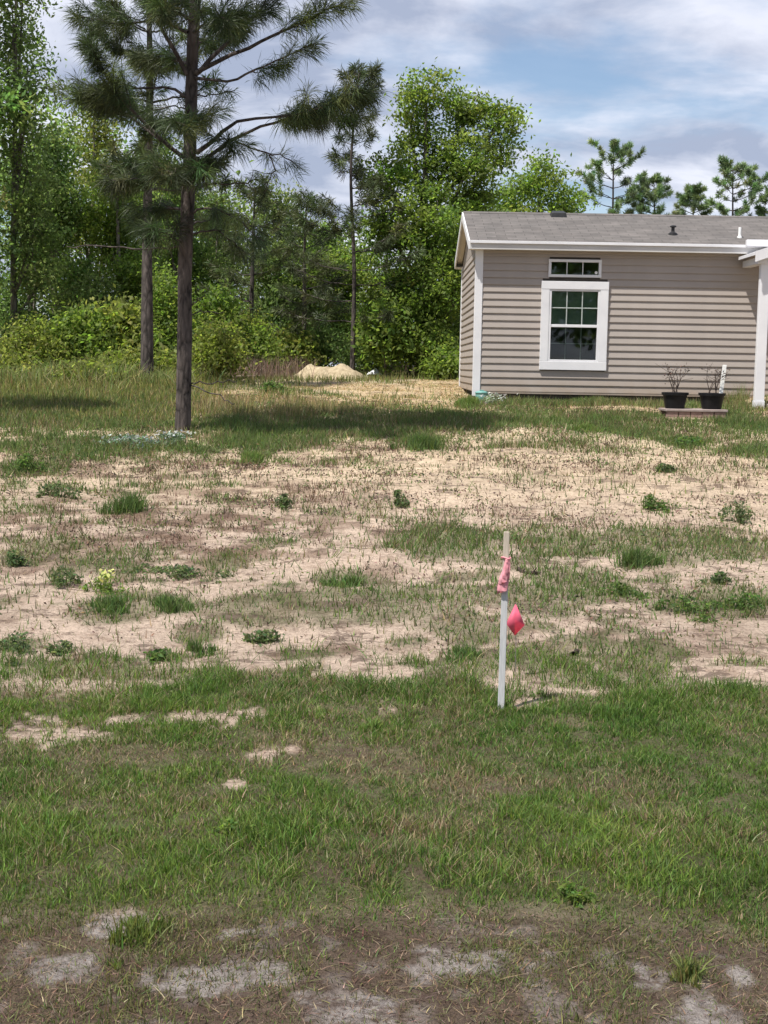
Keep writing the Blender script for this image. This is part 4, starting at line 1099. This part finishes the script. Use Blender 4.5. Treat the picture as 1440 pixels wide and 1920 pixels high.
wp = MB().poly([(-.03, -.008, 0), (.03, -.008, 0), (.03, .008, 0), (-.03, .008, 0), (.015, -.008, .50), (.075, -.008, .50), (.075, .008, .50), (.015, .008, .50)],
          [(0, 3, 2, 1), (4, 5, 6, 7), (0, 1, 5, 4), (1, 2, 6, 5), (2, 3, 7, 6), (3, 0, 4, 7)]).build('white_plank', 'pvc', None, .004, loc=(c[0] - .02, 20.59, PLATZ + .18))
tag(wp, 'short white plank standing in the right black pot', 'plank')
cb_ = gp(905, 752)
MBx = MB(); MBx.lathe([(.085, 0), (.098, .01), (.105, .14), (.100, .155), (.11, .157), (.11, .185), (.06, .205)], 16)
vb = thing('valve_box', 'small teal plastic box at the foot of the left house corner', 'utility box', (1.63, 22.83, Hs(1.63, 22.83) - .02))
MBx.build('body', 'teal_plastic', vb, smooth=True)
MB().box((-.035, -.035, .203), (.035, .035, .222)).build('lid_knob', 'teal_plastic', vb, .006)

# ------------------------------------------------------------------ survey stake, ribbon, pin flag
sb = gp(939, 1334); sb[2] -= 0.02
st_top = pt(950, 997, sb[1] - .01)
stake = thing('survey_stake', 'pale weathered survey stake standing in the grass', 'stake', tuple(sb))
ax = st_top - sb; ln_ = np.linalg.norm(ax); ax /= ln_
sx = unit(np.cross(np.array([0.15, 1, 0]), ax)); sy = np.cross(ax, sx)
def stake_seg(z0, z1, w0, w1, mat, name, t=.010):
    vs = []
    for z, w in ((z0, w0), (z1, w1)):
        for a, b_ in ((-1, -1), (1, -1), (1, 1), (-1, 1)): vs.append(ax * z + sx * a * w / 2 + sy * b_ * t / 2)
    return MB().poly(vs, [(0, 3, 2, 1), (4, 5, 6, 7), (0, 1, 5, 4), (1, 2, 6, 5), (2, 3, 7, 6), (3, 0, 4, 7)]).build(name, mat, stake, .0015)
stake_seg(-.12, ln_ * .80, .031, .029, 'lath_wood', 'shaft')
stake_seg(ln_ * .80, ln_, .029, .026, 'lath_top', 'bare_wood_top', .0102)
# ribbon tied round the stake, its ends hanging
tz1, tz0 = ln_ * .86, ln_ * .655
rb = thing('pink_ribbon', 'pale pink plastic ribbon tied around the survey stake', 'ribbon', tuple(sb + ax * tz1))
def ribbon(path, w, name):
    P = smooth_path(path, 14); Vv = []; n = len(P)
    for i, (p, ww) in enumerate(zip(P, np.interp(np.linspace(0, 1, n), [0, .3, .7, 1], w))):
        tw = .30 * math.sin(i * .9) + .2 * math.sin(i * 2.3)
        sd = unit(sx * math.cos(tw) + sy * math.sin(tw)) * ww / 2
        cr_ = (-sy if sy[1] > 0 else sy) * (.004 + .003 * math.sin(i * 1.7))
        Vv += [p - sd, p - sd * .3 + cr_, p + sd * .25 - cr_ * .6, p + sd]
    i = (np.arange(n - 1)[:, None] * 4 + np.arange(3)[None, :]).ravel()
    Vv = np.array(Vv); Vv[-4] = Vv[-4] - ax * .010; Vv[-1] = Vv[-1] + ax * .008
    ob = np_mesh(name, Vv, np.stack([i, i + 1, i + 5, i + 4], 1), 'pink_tape', rb, smooth=False)
    md = ob.modifiers.new('thickness', 'SOLIDIFY'); md.thickness = .0005
fr_ = -sy if sy[1] > 0 else sy
ribbon([fr_ * .008 + sx * .010, fr_ * .012 + sx * .006 - ax * .05, fr_ * .014 - sx * .004 - ax * .10, fr_ * .018 - sx * .014 - ax * .16], [.020, .034, .050, .044], 'hanging_end')
ribbon([fr_ * .009 + sx * .008 - ax * .01, fr_ * .016 + sx * .004 - ax * .04, fr_ * .02 + sx * .0 - ax * .08, fr_ * .022 - sx * .004 - ax * .115], [.012, .020, .026, .022], 'hanging_end')
kn = []
for k in range(17):
    a = 2 * math.pi * k / 16; kn.append(sx * math.cos(a) * .021 + sy * math.sin(a) * .011 + ax * .004 * math.sin(a * 2))
V, Q = tube(np.array(kn), np.full(17, .0035), 6); np_mesh('knot', V, Q, 'pink_tape', rb, smooth=True)
# pin flag
fb = gp(966, 1272); fb[2] -= .01
fd = fb[1]
flag = thing('pin_flag', 'folded hot pink flag on a thin wire beside the stake', 'flag', tuple(fb))
ftop = pt(967, 1128, fd - .02) - fb
V, Q = tube(np.array([[0, 0, -.06], ftop * .5 + np.array([.003, 0, 0]), ftop]), [.0016] * 3, 6); np_mesh('wire_staff', V, Q, 'wire', flag, smooth=True)
def q2(x, y, dd): return pt(x, y, fd - .02 + dd) - fb
top, lt, bt, rt, mc = q2(967, 1131, 0), q2(949, 1169, .012), q2(965, 1192, .0), q2(984, 1172, .022), q2(965, 1160, -.014)
Vf = np.array([top, lt, bt, rt, mc])
fo = np_mesh('cloth', Vf, np.array([[0, 1, 4], [1, 2, 4], [2, 3, 4], [3, 0, 4]]), 'pink_flag', flag)
md = fo.modifiers.new('thickness', 'SOLIDIFY'); md.thickness = .0015

# ------------------------------------------------------------------ weed clumps, each one a plant
GW = [(0.095, 0.150, 0.042), (0.115, 0.165, 0.05), (0.075, 0.12, 0.04)]
GB = [(0.13, 0.195, 0.05), (0.15, 0.205, 0.055)]
GD = [(0.085, 0.125, 0.055), (0.105, 0.145, 0.06), (0.13, 0.15, 0.07)]
CL = [
    (240, 960, 88, 'g', GW, .20, 'dense dark green clump on the sand below the near pine'),
    (110, 932, 60, 'b', GD, .14, 'low dark weed left of the dense clump below the pine'),
    (48, 884, 60, 'b', GW, .17, 'leafy weed near the left edge below the tall meadow'),
    (475, 868, 52, 'g', GB, .15, 'bright green tuft on sand just right of the near pine base'),
    (785, 842, 74, 'g', GW, .22, 'thick green clump at the end of the pine shadow'),
    (1295, 836, 84, 'b', GW, .10, 'flat green weed in front of the black pots'),
    (1382, 975, 66, 'b', GD, .16, 'dark leafy weed on bright sand near the right edge'),
    (1220, 955, 50, 'b', GW, .12, 'small leafy weed on bright sand left of the right edge weed'),
    (1243, 886, 40, 'b', GD, .09, 'tiny dark weed on bright sand below the black pots'),
    (342, 1082, 132, 'b', GD, .06, 'flat wide dark mat of weeds on pink sand at left'),
    (25, 1062, 46, 'b', GD, .10, 'dark little weed cut by the left picture edge'),
    (115, 1098, 62, 'b', GD, .12, 'loose upright weed left of the yellow flowered plant'),
    (198, 1112, 56, 'y', GB, .13, 'weed with pale yellow flowers above the green patch at left'),
    (212, 1142, 96, 'g', GW, .10, 'left green grass clump under the yellow flowered weed'),
    (322, 1146, 104, 'g', GW, .11, 'right green grass clump beside the yellow flowered weed'),
    (36, 1225, 96, 'b', GD, .11, 'large dark weed at the left edge above the lawn'),
    (500, 1203, 84, 'b', GD, .06, 'low grey green weed rosette on sand left of centre'),
    (306, 1240, 64, 'b', GW, .06, 'small flat weed on bare sand just above the lawn'),
    (370, 1222, 62, 'g', GW, .08, 'thin grass clump above right of the small flat weed'),
    (660, 1098, 96, 'g', GW, .09, 'rounded grass clump left of the stake ribbon'),
    (878, 1226, 92, 'g', GW, .06, 'short grass clump on sand left of the stake foot'),
    (1190, 1060, 104, 'g', GW, .14, 'dark grass clump at the lower edge of the green strip at right'),
    (1156, 1118, 78, 'b', GW, .08, 'loose weed on sand below the green strip at right'),
    (1285, 1148, 116, 'b', GW, .09, 'broad leafy weed patch left of its twin near the right edge'),
    (1400, 1142, 100, 'b', GW, .09, 'broad leafy weed patch touching the right picture edge'),
    (1350, 1096, 46, 'b', GD, .08, 'small weed between the green strip and leafy patches at right'),
    (745, 950, 34, 'b', GD, .14, 'single thin dark weed on dry ground in the centre'),
    (535, 952, 36, 'b', GD, .12, 'single thin weed on dry ground left of centre'),
    (118, 1222, 60, 'b', GD, .05, 'grey green creeping weed beside the large dark weed'),
    (250, 838, 110, 'w', [(0.20, 0.25, 0.20), (0.12, 0.17, 0.10)], .12, 'patch of silvery leaved weed left of the near pine base'),
    (330, 832, 70, 'w', [(0.08, 0.13, 0.07), (0.13, 0.18, 0.12)], .13, 'blue green leafy weed at the foot of the near pine'),
    (928, 758, 50, 'w', [(0.30, 0.31, 0.26), (0.14, 0.18, 0.08)], .16, 'pale flowering weed in front of the house corner'),
    (880, 762, 50, 'g', GB, .20, 'bright grass tuft left of the teal box'),
    (1100, 808, 60, 'g', GB, .12, 'bright grass clump in the yard below the big window'),
    (510, 738, 60, 'b', GW, .20, 'green weed in the pale straw left of centre'),
    (700, 1370, 60, 'g', GB, .06, 'bright tuft in the lawn below the bare spot'),
    (432, 1568, 66, 'b', GB, .05, 'broad leaved weed in the lawn at lower left'),
    (255, 1765, 150, 'g', [(0.12, 0.15, 0.035), (0.10, 0.13, 0.035)], .07, 'yellowish grass clump at the lawn edge at lower left'),
    (1070, 1690, 80, 'b', GB, .05, 'leafy weed in the lawn at lower right'),
    (1290, 1838, 66, 'g', [(0.17, 0.18, 0.055), (0.12, 0.15, 0.05)], .07, 'pale tuft between two sand spots at lower right'),
]
gc = np.random.default_rng(91)
for x, y, w, kind, pal, hh_, lab in CL:
    c = gp(x, y); wm = w / F * c[1]
    T = thing('grass_clump' if kind == 'g' else 'weed', lab, 'grass' if kind == 'g' else 'weed', tuple(c), 'weed clumps in the yard')
    near = c[1] < 9
    n = int(min(900, 140 + 1500 * wm * wm ** .3))
    nb_ = 6; cen = np.stack([gc.normal(0, wm * .30, nb_), gc.normal(0, wm * .34, nb_)], 1); cen[0] = 0
    wh = gc.choice(nb_, n, p=np.array([.34, .2, .16, .12, .1, .08]))
    rr_ = (np.array([.20, .15, .13, .11, .1, .08]) * wm)[wh] * gc.exponential(1, n) ** .6
    an = gc.uniform(0, 2 * math.pi, n)
    P = np.zeros((n, 3)); P[:, 0] = cen[wh, 0] + rr_ * np.cos(an); P[:, 1] = cen[wh, 1] + rr_ * np.sin(an)
    fall = np.exp(-((P[:, 0] / (wm * .5)) ** 2 + (P[:, 1] / (wm * .45)) ** 2))
    zg = H(P[:, 0] + c[0], P[:, 1] + c[1]) - c[2] + .0
    if kind == 'g':
        P[:, 2] = zg - .005
        V, F_, C = blades(P, hh_ * gc.uniform(.5, 1.1, n) * (.45 + .6 * fall), np.full(n, .004 + .00028 * c[1]), gc.normal(.1, .5, n), palette(n, pal, gc, .22, .1), gc, 2)
        tag(np_mesh('blades', V, F_, 'grass', T, cols=C), kind='stuff')
    else:
        P[:, 2] = zg + gc.uniform(.05, 1, n) * hh_ * (.3 + .8 * fall)
        sz = (.007 + .0009 * c[1]) * gc.uniform(.6, 1.3, n)
        V, F_, C = leaves(P, sz, palette(n, pal, gc, .25, .1), .8, .45, gc)
        tag(np_mesh('leaves', V, F_, 'leaf', T, cols=C), kind='stuff')
        k = 24; S = np.zeros((k, 3)); S[:, 0] = gc.normal(0, wm * .2, k); S[:, 1] = gc.normal(0, wm * .15, k); S[:, 2] = H(S[:, 0] + c[0], S[:, 1] + c[1]) - c[2] - .005
        V, F_, C = blades(S, hh_ * gc.uniform(.6, 1.15, k), np.full(k, .004 + .0002 * c[1]), gc.normal(0, .4, k), palette(k, pal, gc, .2, .1), gc, 2)
        tag(np_mesh('stems', V, F_, 'grass', T, cols=C), kind='stuff')
        if kind in 'yw':
            k = 26 if kind == 'y' else 60
            S = np.zeros((k, 3)); S[:, 0] = gc.normal(0, wm * .25, k); S[:, 1] = gc.normal(0, wm * .2, k); S[:, 2] = hh_ * gc.uniform(.6, 1.2, k)
            V, F_, C = leaves(S, .010 + .0006 * c[1], palette(k, [(0.55, 0.55, 0.22)] if kind == 'y' else [(0.46, 0.48, 0.46)], gc, .15, .05), 1.2, .7, gc)
            tag(np_mesh('flowers', V, F_, 'leaf', T, cols=C), kind='stuff')

# ------------------------------------------------------------------ grass, thatch and dry stalks
gg = np.random.default_rng(2024)
def in_house(x, y): return ((x > XL - .03) & (y > YF - .06) & (y < YB + .05) & (x < XR)) | ((x > PLX0 - .02) & (x < PLX1 + .02) & (y > PY0 - .55) & (y < PY1 + .02))
def scatter(n, y0, y1, margin, pw=1.0):
    """points with density falling with distance, a little wider than the view"""
    t = gg.uniform(0, 1, n); y = y0 + (y1 - y0) * t ** pw
    wd = .30 * y + margin
    x = gg.uniform(-1, 1, n) * wd
    k = gg.uniform(0, 1, n) < wd / (.30 * y1 + margin)
    return x[k], y[k]
def lay(name, lab, cat, x, y, hfun, w, pal, lean, mat='grass', seg=2, sv=.25, sh=.1, zoff=-.004, colfun=None):
    k = ~in_house(x, y); x, y = x[k], y[k]
    P = np.stack([x, y, H(x, y) + zoff], 1)
    cols = palette(len(x), pal, gg, sv, sh)
    if colfun is not None: cols = colfun(x, y, cols)
    h = hfun(x, y)
    V, T_, C = blades(P, h, np.full(len(x), w) if np.isscalar(w) else w(x, y), gg.normal(0, lean, len(x)), cols, gg, seg)
    ob = np_mesh(name, V, T_, mat, cols=C)
    return tag(ob, lab, cat, kind='stuff')
LG = [(0.11, 0.161, 0.033), (0.086, 0.141, 0.03), (0.141, 0.187, 0.043), (0.073, 0.118, 0.029)]
DRY = [(0.24, 0.19, 0.11), (0.18, 0.13, 0.085), (0.30, 0.25, 0.15)]
# lawn in front
x, y = scatter(420000, 3.0, 7.3, .45)
gv_, dv_, bv_, sv_, nd_, yp_ = cover(x, y)
cl_ = fbm(x * 9, y * 7, 125, 3)
k = gg.uniform(0, 1, len(x)) < np.clip(gv_ * 1.1, 0, 1) ** 1.1 * (.68 + .5 * sstep(.32, .56, cl_)) * np.maximum(np.interp(ypx(y), [1215, 1280, 1325], [.06, .25, 1]), .75 * ell(GREEN[:7], x, y))
x, y = x[k], y[k]; dvk = ell(BROWN, x, y, .9, .6, 50); ypk = yp_[k]
def lawn_h(x, y):
    t = fbm(x * 2.2, y * 2.2, 120, 3)
    ph = np.interp(ypx(y), [1230, 1270, 1330, 1410, 1520, 1600, 1680, 1740, 1800], [.052, .060, .052, .030, .032, .046, .044, .028, .018])
    t = t * .45 + .85 * sstep(.33, .66, fbm(x * 9, y * 7, 125, 3))
    return ph * (.52 + .62 * t) * gg.uniform(.55, 1.25, len(x))
def lawn_c(x, y, c):
    br_ = ell(BROWN, x, y, .9, .6, 50); n = fbm(x * 3.2, y * 3.2, 131, 4)
    t = np.clip(.15 + br_ * .32 + (n - .5) * 1.0, 0.04, .75)
    dry = gg.uniform(0, 1, len(x)) < t
    c2 = c.copy(); c2[dry] = palette(int(dry.sum()), DRY, gg, .25, .08)
    w = fbm(x * 1.4, y * 1.4, 140, 3)[:, None]
    c2[~dry] = (c2 * np.concatenate([.55 + .75 * w, .75 + .5 * w, .75 + .4 * w], 1))[~dry]
    return c2
lay('lawn_grass', 'short green lawn grass across the foreground', 'grass', x, y, lawn_h, lambda x, y: .0022 + .0003 * y, LG, .75, colfun=lawn_c)
# dead thatch in the lawn and on the dirt strip
x, y = scatter(150000, 2.7, 7.6, .5, 1.25)
gv_, dv_, bv_, sv_, nd_, yp_ = cover(x, y)
pr_k = np.clip(.25 + .45 * nd_ + .5 * ell(BROWN, x, y, .9, .6, 50), 0, 1) * (1 - .62 * bv_)
pr_k = pr_k * np.where(yp_ < 1300, .35 + .5 * dv_, 1)
k = gg.uniform(0, 1, len(x)) < pr_k
THATCH = [(0.19, 0.135, 0.095), (0.13, 0.088, 0.065), (0.28, 0.215, 0.145), (0.09, 0.10, 0.04), (0.10, 0.07, 0.052), (0.13, 0.135, 0.06), (0.17, 0.115, 0.08)]
lay('dead_thatch', 'dry brown thatch on the dirt strip and through the lawn', 'dead grass', x[k], y[k], lambda x, y: gg.uniform(.004, .02, len(x)), .0034, THATCH, 2.6, 'dry')
# sparse grass on the dirt strip
x, y = scatter(42000, 2.7, 3.85, .4)
n = fbm(x * 3.5, y * 3.5, 150, 3); k = (gg.uniform(0, 1, len(x)) < sstep(.44, .68, n) + .03) & (ypx(y) > 1700)
bv_ = cover(x, y)[2]; k &= gg.uniform(0, 1, len(x)) > bv_ * .6
lay('sparse_grass', 'sparse yellowish grass on the dirt strip at the bottom', 'grass', x[k], y[k], lambda x, y: gg.uniform(.008, .032, len(x)), .0032, [(0.11, 0.125, 0.04), (0.15, 0.145, 0.055), (0.09, 0.11, 0.04)], .9)
# grass patches of the yard
x, y = scatter(520000, 7.0, 24.0, .9, .80)
gv_, dv_, bv_, sv_, nd_, yp_ = cover(x, y)
k = gg.uniform(0, 1, len(x)) < np.clip(gv_ * 1.2 + .008, 0, 1)
x, y = x[k], y[k]
def yard_c(x, y, c):
    n = fbm(x * 1.8, y * 1.8, 161, 4)
    dry = gg.uniform(0, 1, len(x)) < np.clip(.15 + (n - .5) * 1.2, .03, .7)
    c2 = c.copy(); c2[dry] = palette(int(dry.sum()), DRY + [(0.13, 0.13, 0.05)], gg, .25, .08)
    return c2
lay('yard_grass', 'green grass patches over the sandy yard', 'grass', x, y, lambda x, y: np.interp(y, [7, 14, 19, 24], [.05, .075, .08, .07]) * gg.uniform(.4, 1.4, len(x)) * (.5 + fbm(x * 1.5, y * 1.5, 171, 3)), lambda x, y: .0055 + .0005 * y,
    [(0.105, 0.15, 0.045), (0.125, 0.165, 0.05), (0.085, 0.125, 0.04)], .6, seg=1, colfun=yard_c)
# reddish dry stalks
x, y = scatter(330000, 7.0, 22.0, .9, .85)
gv_, dv_, bv_, sv_, nd_, yp_ = cover(x, y)
n = fbm(x * 4.5, y * 3.2, 181, 3)
k = gg.uniform(0, 1, len(x)) < np.clip(dv_ * 1.0 * sstep(.49, .60, n) + .012, 0, 1) * (1 - .7 * gv_) * np.interp(yp_, [740, 800, 900, 1050, 1150, 1260], [.3, .6, .8, .8, .5, .3])
STK = [(0.12, 0.07, 0.05), (0.16, 0.105, 0.07), (0.085, 0.052, 0.042), (0.14, 0.12, 0.06)]
lay('dry_stalks', 'reddish brown dry weed stalks scattered over the sand', 'dry weeds', x[k], y[k], lambda x, y: np.interp(y, [7, 10, 14, 22], [.03, .05, .08, .09]) * gg.uniform(.2, 1.3, len(x)) ** 1.4, lambda x, y: .0035 + .00030 * y, STK, .55, 'dry', 1)
# dark litter bits lying on the sand
x, y = scatter(170000, 6.8, 22.0, .8, .85)
gv_, dv_, bv_, sv_, nd_, yp_ = cover(x, y)
n = fbm(x * 3.0, y * 5.0, 191, 4)
k = gg.uniform(0, 1, len(x)) < (.03 + .9 * sstep(.52, .62, n)) * (1 - .8 * gv_)
lay('ground_litter', 'dark bits of dead stems lying on the sand', 'litter', x[k], y[k], lambda x, y: gg.uniform(.003, .012, len(x)), lambda x, y: .006 + .0004 * y, [(0.12, 0.085, 0.065), (0.075, 0.055, 0.045), (0.17, 0.13, 0.10)], 6.0, 'dry', 1)
# tall meadow grass at the left in front of the wood
x = gg.uniform(-11.5, -.9, 66000); y = gg.uniform(16.6, 30.5, 66000)
k = gg.uniform(0, 1, len(x)) < sstep(-2.0, -3.6, x + .10 * (y - 18)) * sstep(16.8, 18.6, y + .6 * (fbm(x, y, 201, 3) - .5)) * sstep(30.5, 27.5, y)
MEAD = [(0.19, 0.20, 0.055), (0.15, 0.18, 0.05), (0.23, 0.22, 0.075), (0.28, 0.235, 0.11)]
lay('meadow_grass', 'tall yellow green meadow grass before the wood at left', 'grass', x[k], y[k], lambda x, y: np.interp(y, [17, 19, 23, 30], [.06, .13, .18, .20]) * gg.uniform(.35, 1.25, len(x)) * (.5 + fbm(x * 1.3, y * 1.3, 203, 3)), .012, MEAD, .4, seg=2)
# straw coloured grass near the pine and behind the yard
x = gg.uniform(-3.2, 1.6, 42000); y = gg.uniform(17.4, 23.5, 42000)
n = fbm(x * 1.6, y * 1.2, 211, 3)
k = gg.uniform(0, 1, len(x)) < sstep(.42, .65, n) * .8 * sstep(18.0, 19.4, y) * (1 - .8 * sstep(20.5, 22, y))
lay('straw_grass', 'thin straw coloured grass between the near pine and the house', 'grass', x[k], y[k], lambda x, y: gg.uniform(.05, .22, len(x)) * np.interp(x, [-3, 0, 1.6], [1.2, .7, .4]), .011, [(0.30, 0.24, 0.12), (0.22, 0.20, 0.08), (0.14, 0.15, 0.05), (0.36, 0.29, 0.16)], .4, 'dry', 1)
# grass between the house and the wood
x = gg.uniform(-9, 6, 70000); y = gg.uniform(23.0, 36, 70000)
gv_, dv_, bv_, sv_, nd_, yp_ = cover(x, y)
k = gg.uniform(0, 1, len(x)) < np.clip(gv_ + .04, 0, 1) * .7 * (1 - .9 * sv_)
lay('back_grass', 'light green grass between the house and the wood', 'grass', x[k], y[k], lambda x, y: gg.uniform(.05, .19, len(x)), .017, [(0.12, 0.155, 0.045), (0.15, 0.17, 0.055), (0.22, 0.20, 0.09)], .5, seg=1)
# weeds along the foot of the front wall
x = gg.uniform(XL - .3, 6.5, 14000); y = gg.uniform(21.7, 23.03, 14000)
n = fbm(x * 2.2, y * 2, 221, 3)
k = gg.uniform(0, 1, len(x)) < sstep(.34, .58, n) * (.5 + .5 * sstep(5.2, 6.2, x))
k &= ~((x > PLX0 - .05) & (x < PLX1 + .05) & (y > PY0 - .05) & (y < PY1 + .05))
lay('wall_foot_weeds', 'uneven weeds along the foot of the front wall', 'weeds', x[k], y[k], lambda x, y: gg.uniform(.04, .15, len(x)) * (1 + 1.3 * sstep(5.4, 6.2, x) * sstep(22.3, 22.8, y)), .012, [(0.12, 0.165, 0.05), (0.16, 0.18, 0.07), (0.22, 0.19, 0.10)], .5, seg=1)

# creeping weeds and flat dry litter over the sand
def flat_leaves(name, lab, cat, x, y, z, size, pal, mat, up):
    k = ~in_house(x, y); x, y, z, size = x[k], y[k], z[k], size[k]
    V, Q_, C = leaves(np.stack([x, y, H(x, y) + z], 1), size, palette(len(x), pal, gg, .25, .1), up, .45, gg)
    ob = np_mesh(name, V, Q_, mat, cols=C)
    return tag(ob, lab, cat, kind='stuff')
x, y = scatter(150000, 6.9, 22.5, .8, .8)
gv_, dv_, bv_, sv_, nd_, yp_ = cover(x, y)
n = fbm(x * 1.9, y * 1.5, 231, 4) * .55 + fbm(x * 7, y * 5, 232, 3) * .45
k = gg.uniform(0, 1, len(x)) < sstep(.50, .62, n) * (.25 + .5 * gv_)
flat_leaves('creeping_weeds', 'low creeping weeds spread over the sandy yard', 'weeds', x[k], y[k], gg.uniform(.004, .05, int(k.sum())), .008 + .0007 * y[k], [(0.10, 0.14, 0.05), (0.13, 0.155, 0.065), (0.085, 0.115, 0.05), (0.16, 0.14, 0.07)], 'leaf', 1.0)
x, y = scatter(170000, 6.9, 22.5, .8, .85)
gv_, dv_, bv_, sv_, nd_, yp_ = cover(x, y)
n = fbm(x * 1.3, y * 2.2, 241, 4) * .5 + fbm(x * 5, y * 7, 242, 3) * .5
k = gg.uniform(0, 1, len(x)) < sstep(.51, .60, n) * (.45 + .55 * dv_)
flat_leaves('dry_litter', 'flat reddish brown dry litter in streaks on the sand', 'litter', x[k], y[k], gg.uniform(.002, .03, int(k.sum())), .007 + .0006 * y[k], [(0.16, 0.105, 0.08), (0.11, 0.075, 0.06), (0.21, 0.15, 0.115), (0.08, 0.06, 0.05)], 'dry', .8)

x, y = scatter(150000, 2.7, 3.95, .4)
gv_, dv_, bv_, sv_, nd_, yp_ = cover(x, y)
n = fbm(x * 5, y * 4, 251, 4)
k = gg.uniform(0, 1, len(x)) < nd_ * (.25 + .75 * sstep(.40, .60, n)) * (1 - .72 * bv_)
lay('trampled_grass', 'trampled brown dead grass on the dirt strip at the bottom', 'dead grass', x[k], y[k], lambda x, y: gg.uniform(.003, .018, len(x)), .0026, THATCH + [(0.13, 0.135, 0.055)], 1.8, 'dry', 1)
x = gg.uniform(-4.5, 3.0, 90000); y = gg.uniform(18.5, 31, 90000)
sv_ = cover(x, y)[3]
k = gg.uniform(0, 1, len(x)) < sv_ * (.3 + .7 * sstep(.4, .6, fbm(x * 2.5, y * 2, 261, 3)))
lay('loose_straw', 'loose golden straw spread on bare ground left of the house', 'straw', x[k], y[k], lambda x, y: gg.uniform(.008, .035, len(x)), .016, [(0.42, 0.31, 0.16), (0.33, 0.24, 0.12), (0.50, 0.39, 0.22), (0.20, 0.16, 0.08), (0.17, 0.18, 0.07)], 3.0, 'dry', 1)

# tall light grass sprays among the bushes before the wood
x = gg.uniform(-9.5, -3.0, 16000); y = gg.uniform(23.2, 28.0, 16000)
n = fbm(x * .9, y * .9, 271, 3)
k = gg.uniform(0, 1, len(x)) < sstep(.44, .62, n) * sstep(-3.0, -4.4, x)
lay('tall_grass', 'tall light green grass sprays among the bushes at left', 'grass', x[k], y[k], lambda x, y: gg.uniform(.15, .5, len(x)) * (.5 + fbm(x * 1.2, y * 1.2, 272, 3)), .017, [(0.17, 0.21, 0.065), (0.21, 0.23, 0.08), (0.14, 0.18, 0.055), (0.28, 0.25, 0.12)], .7, seg=2)
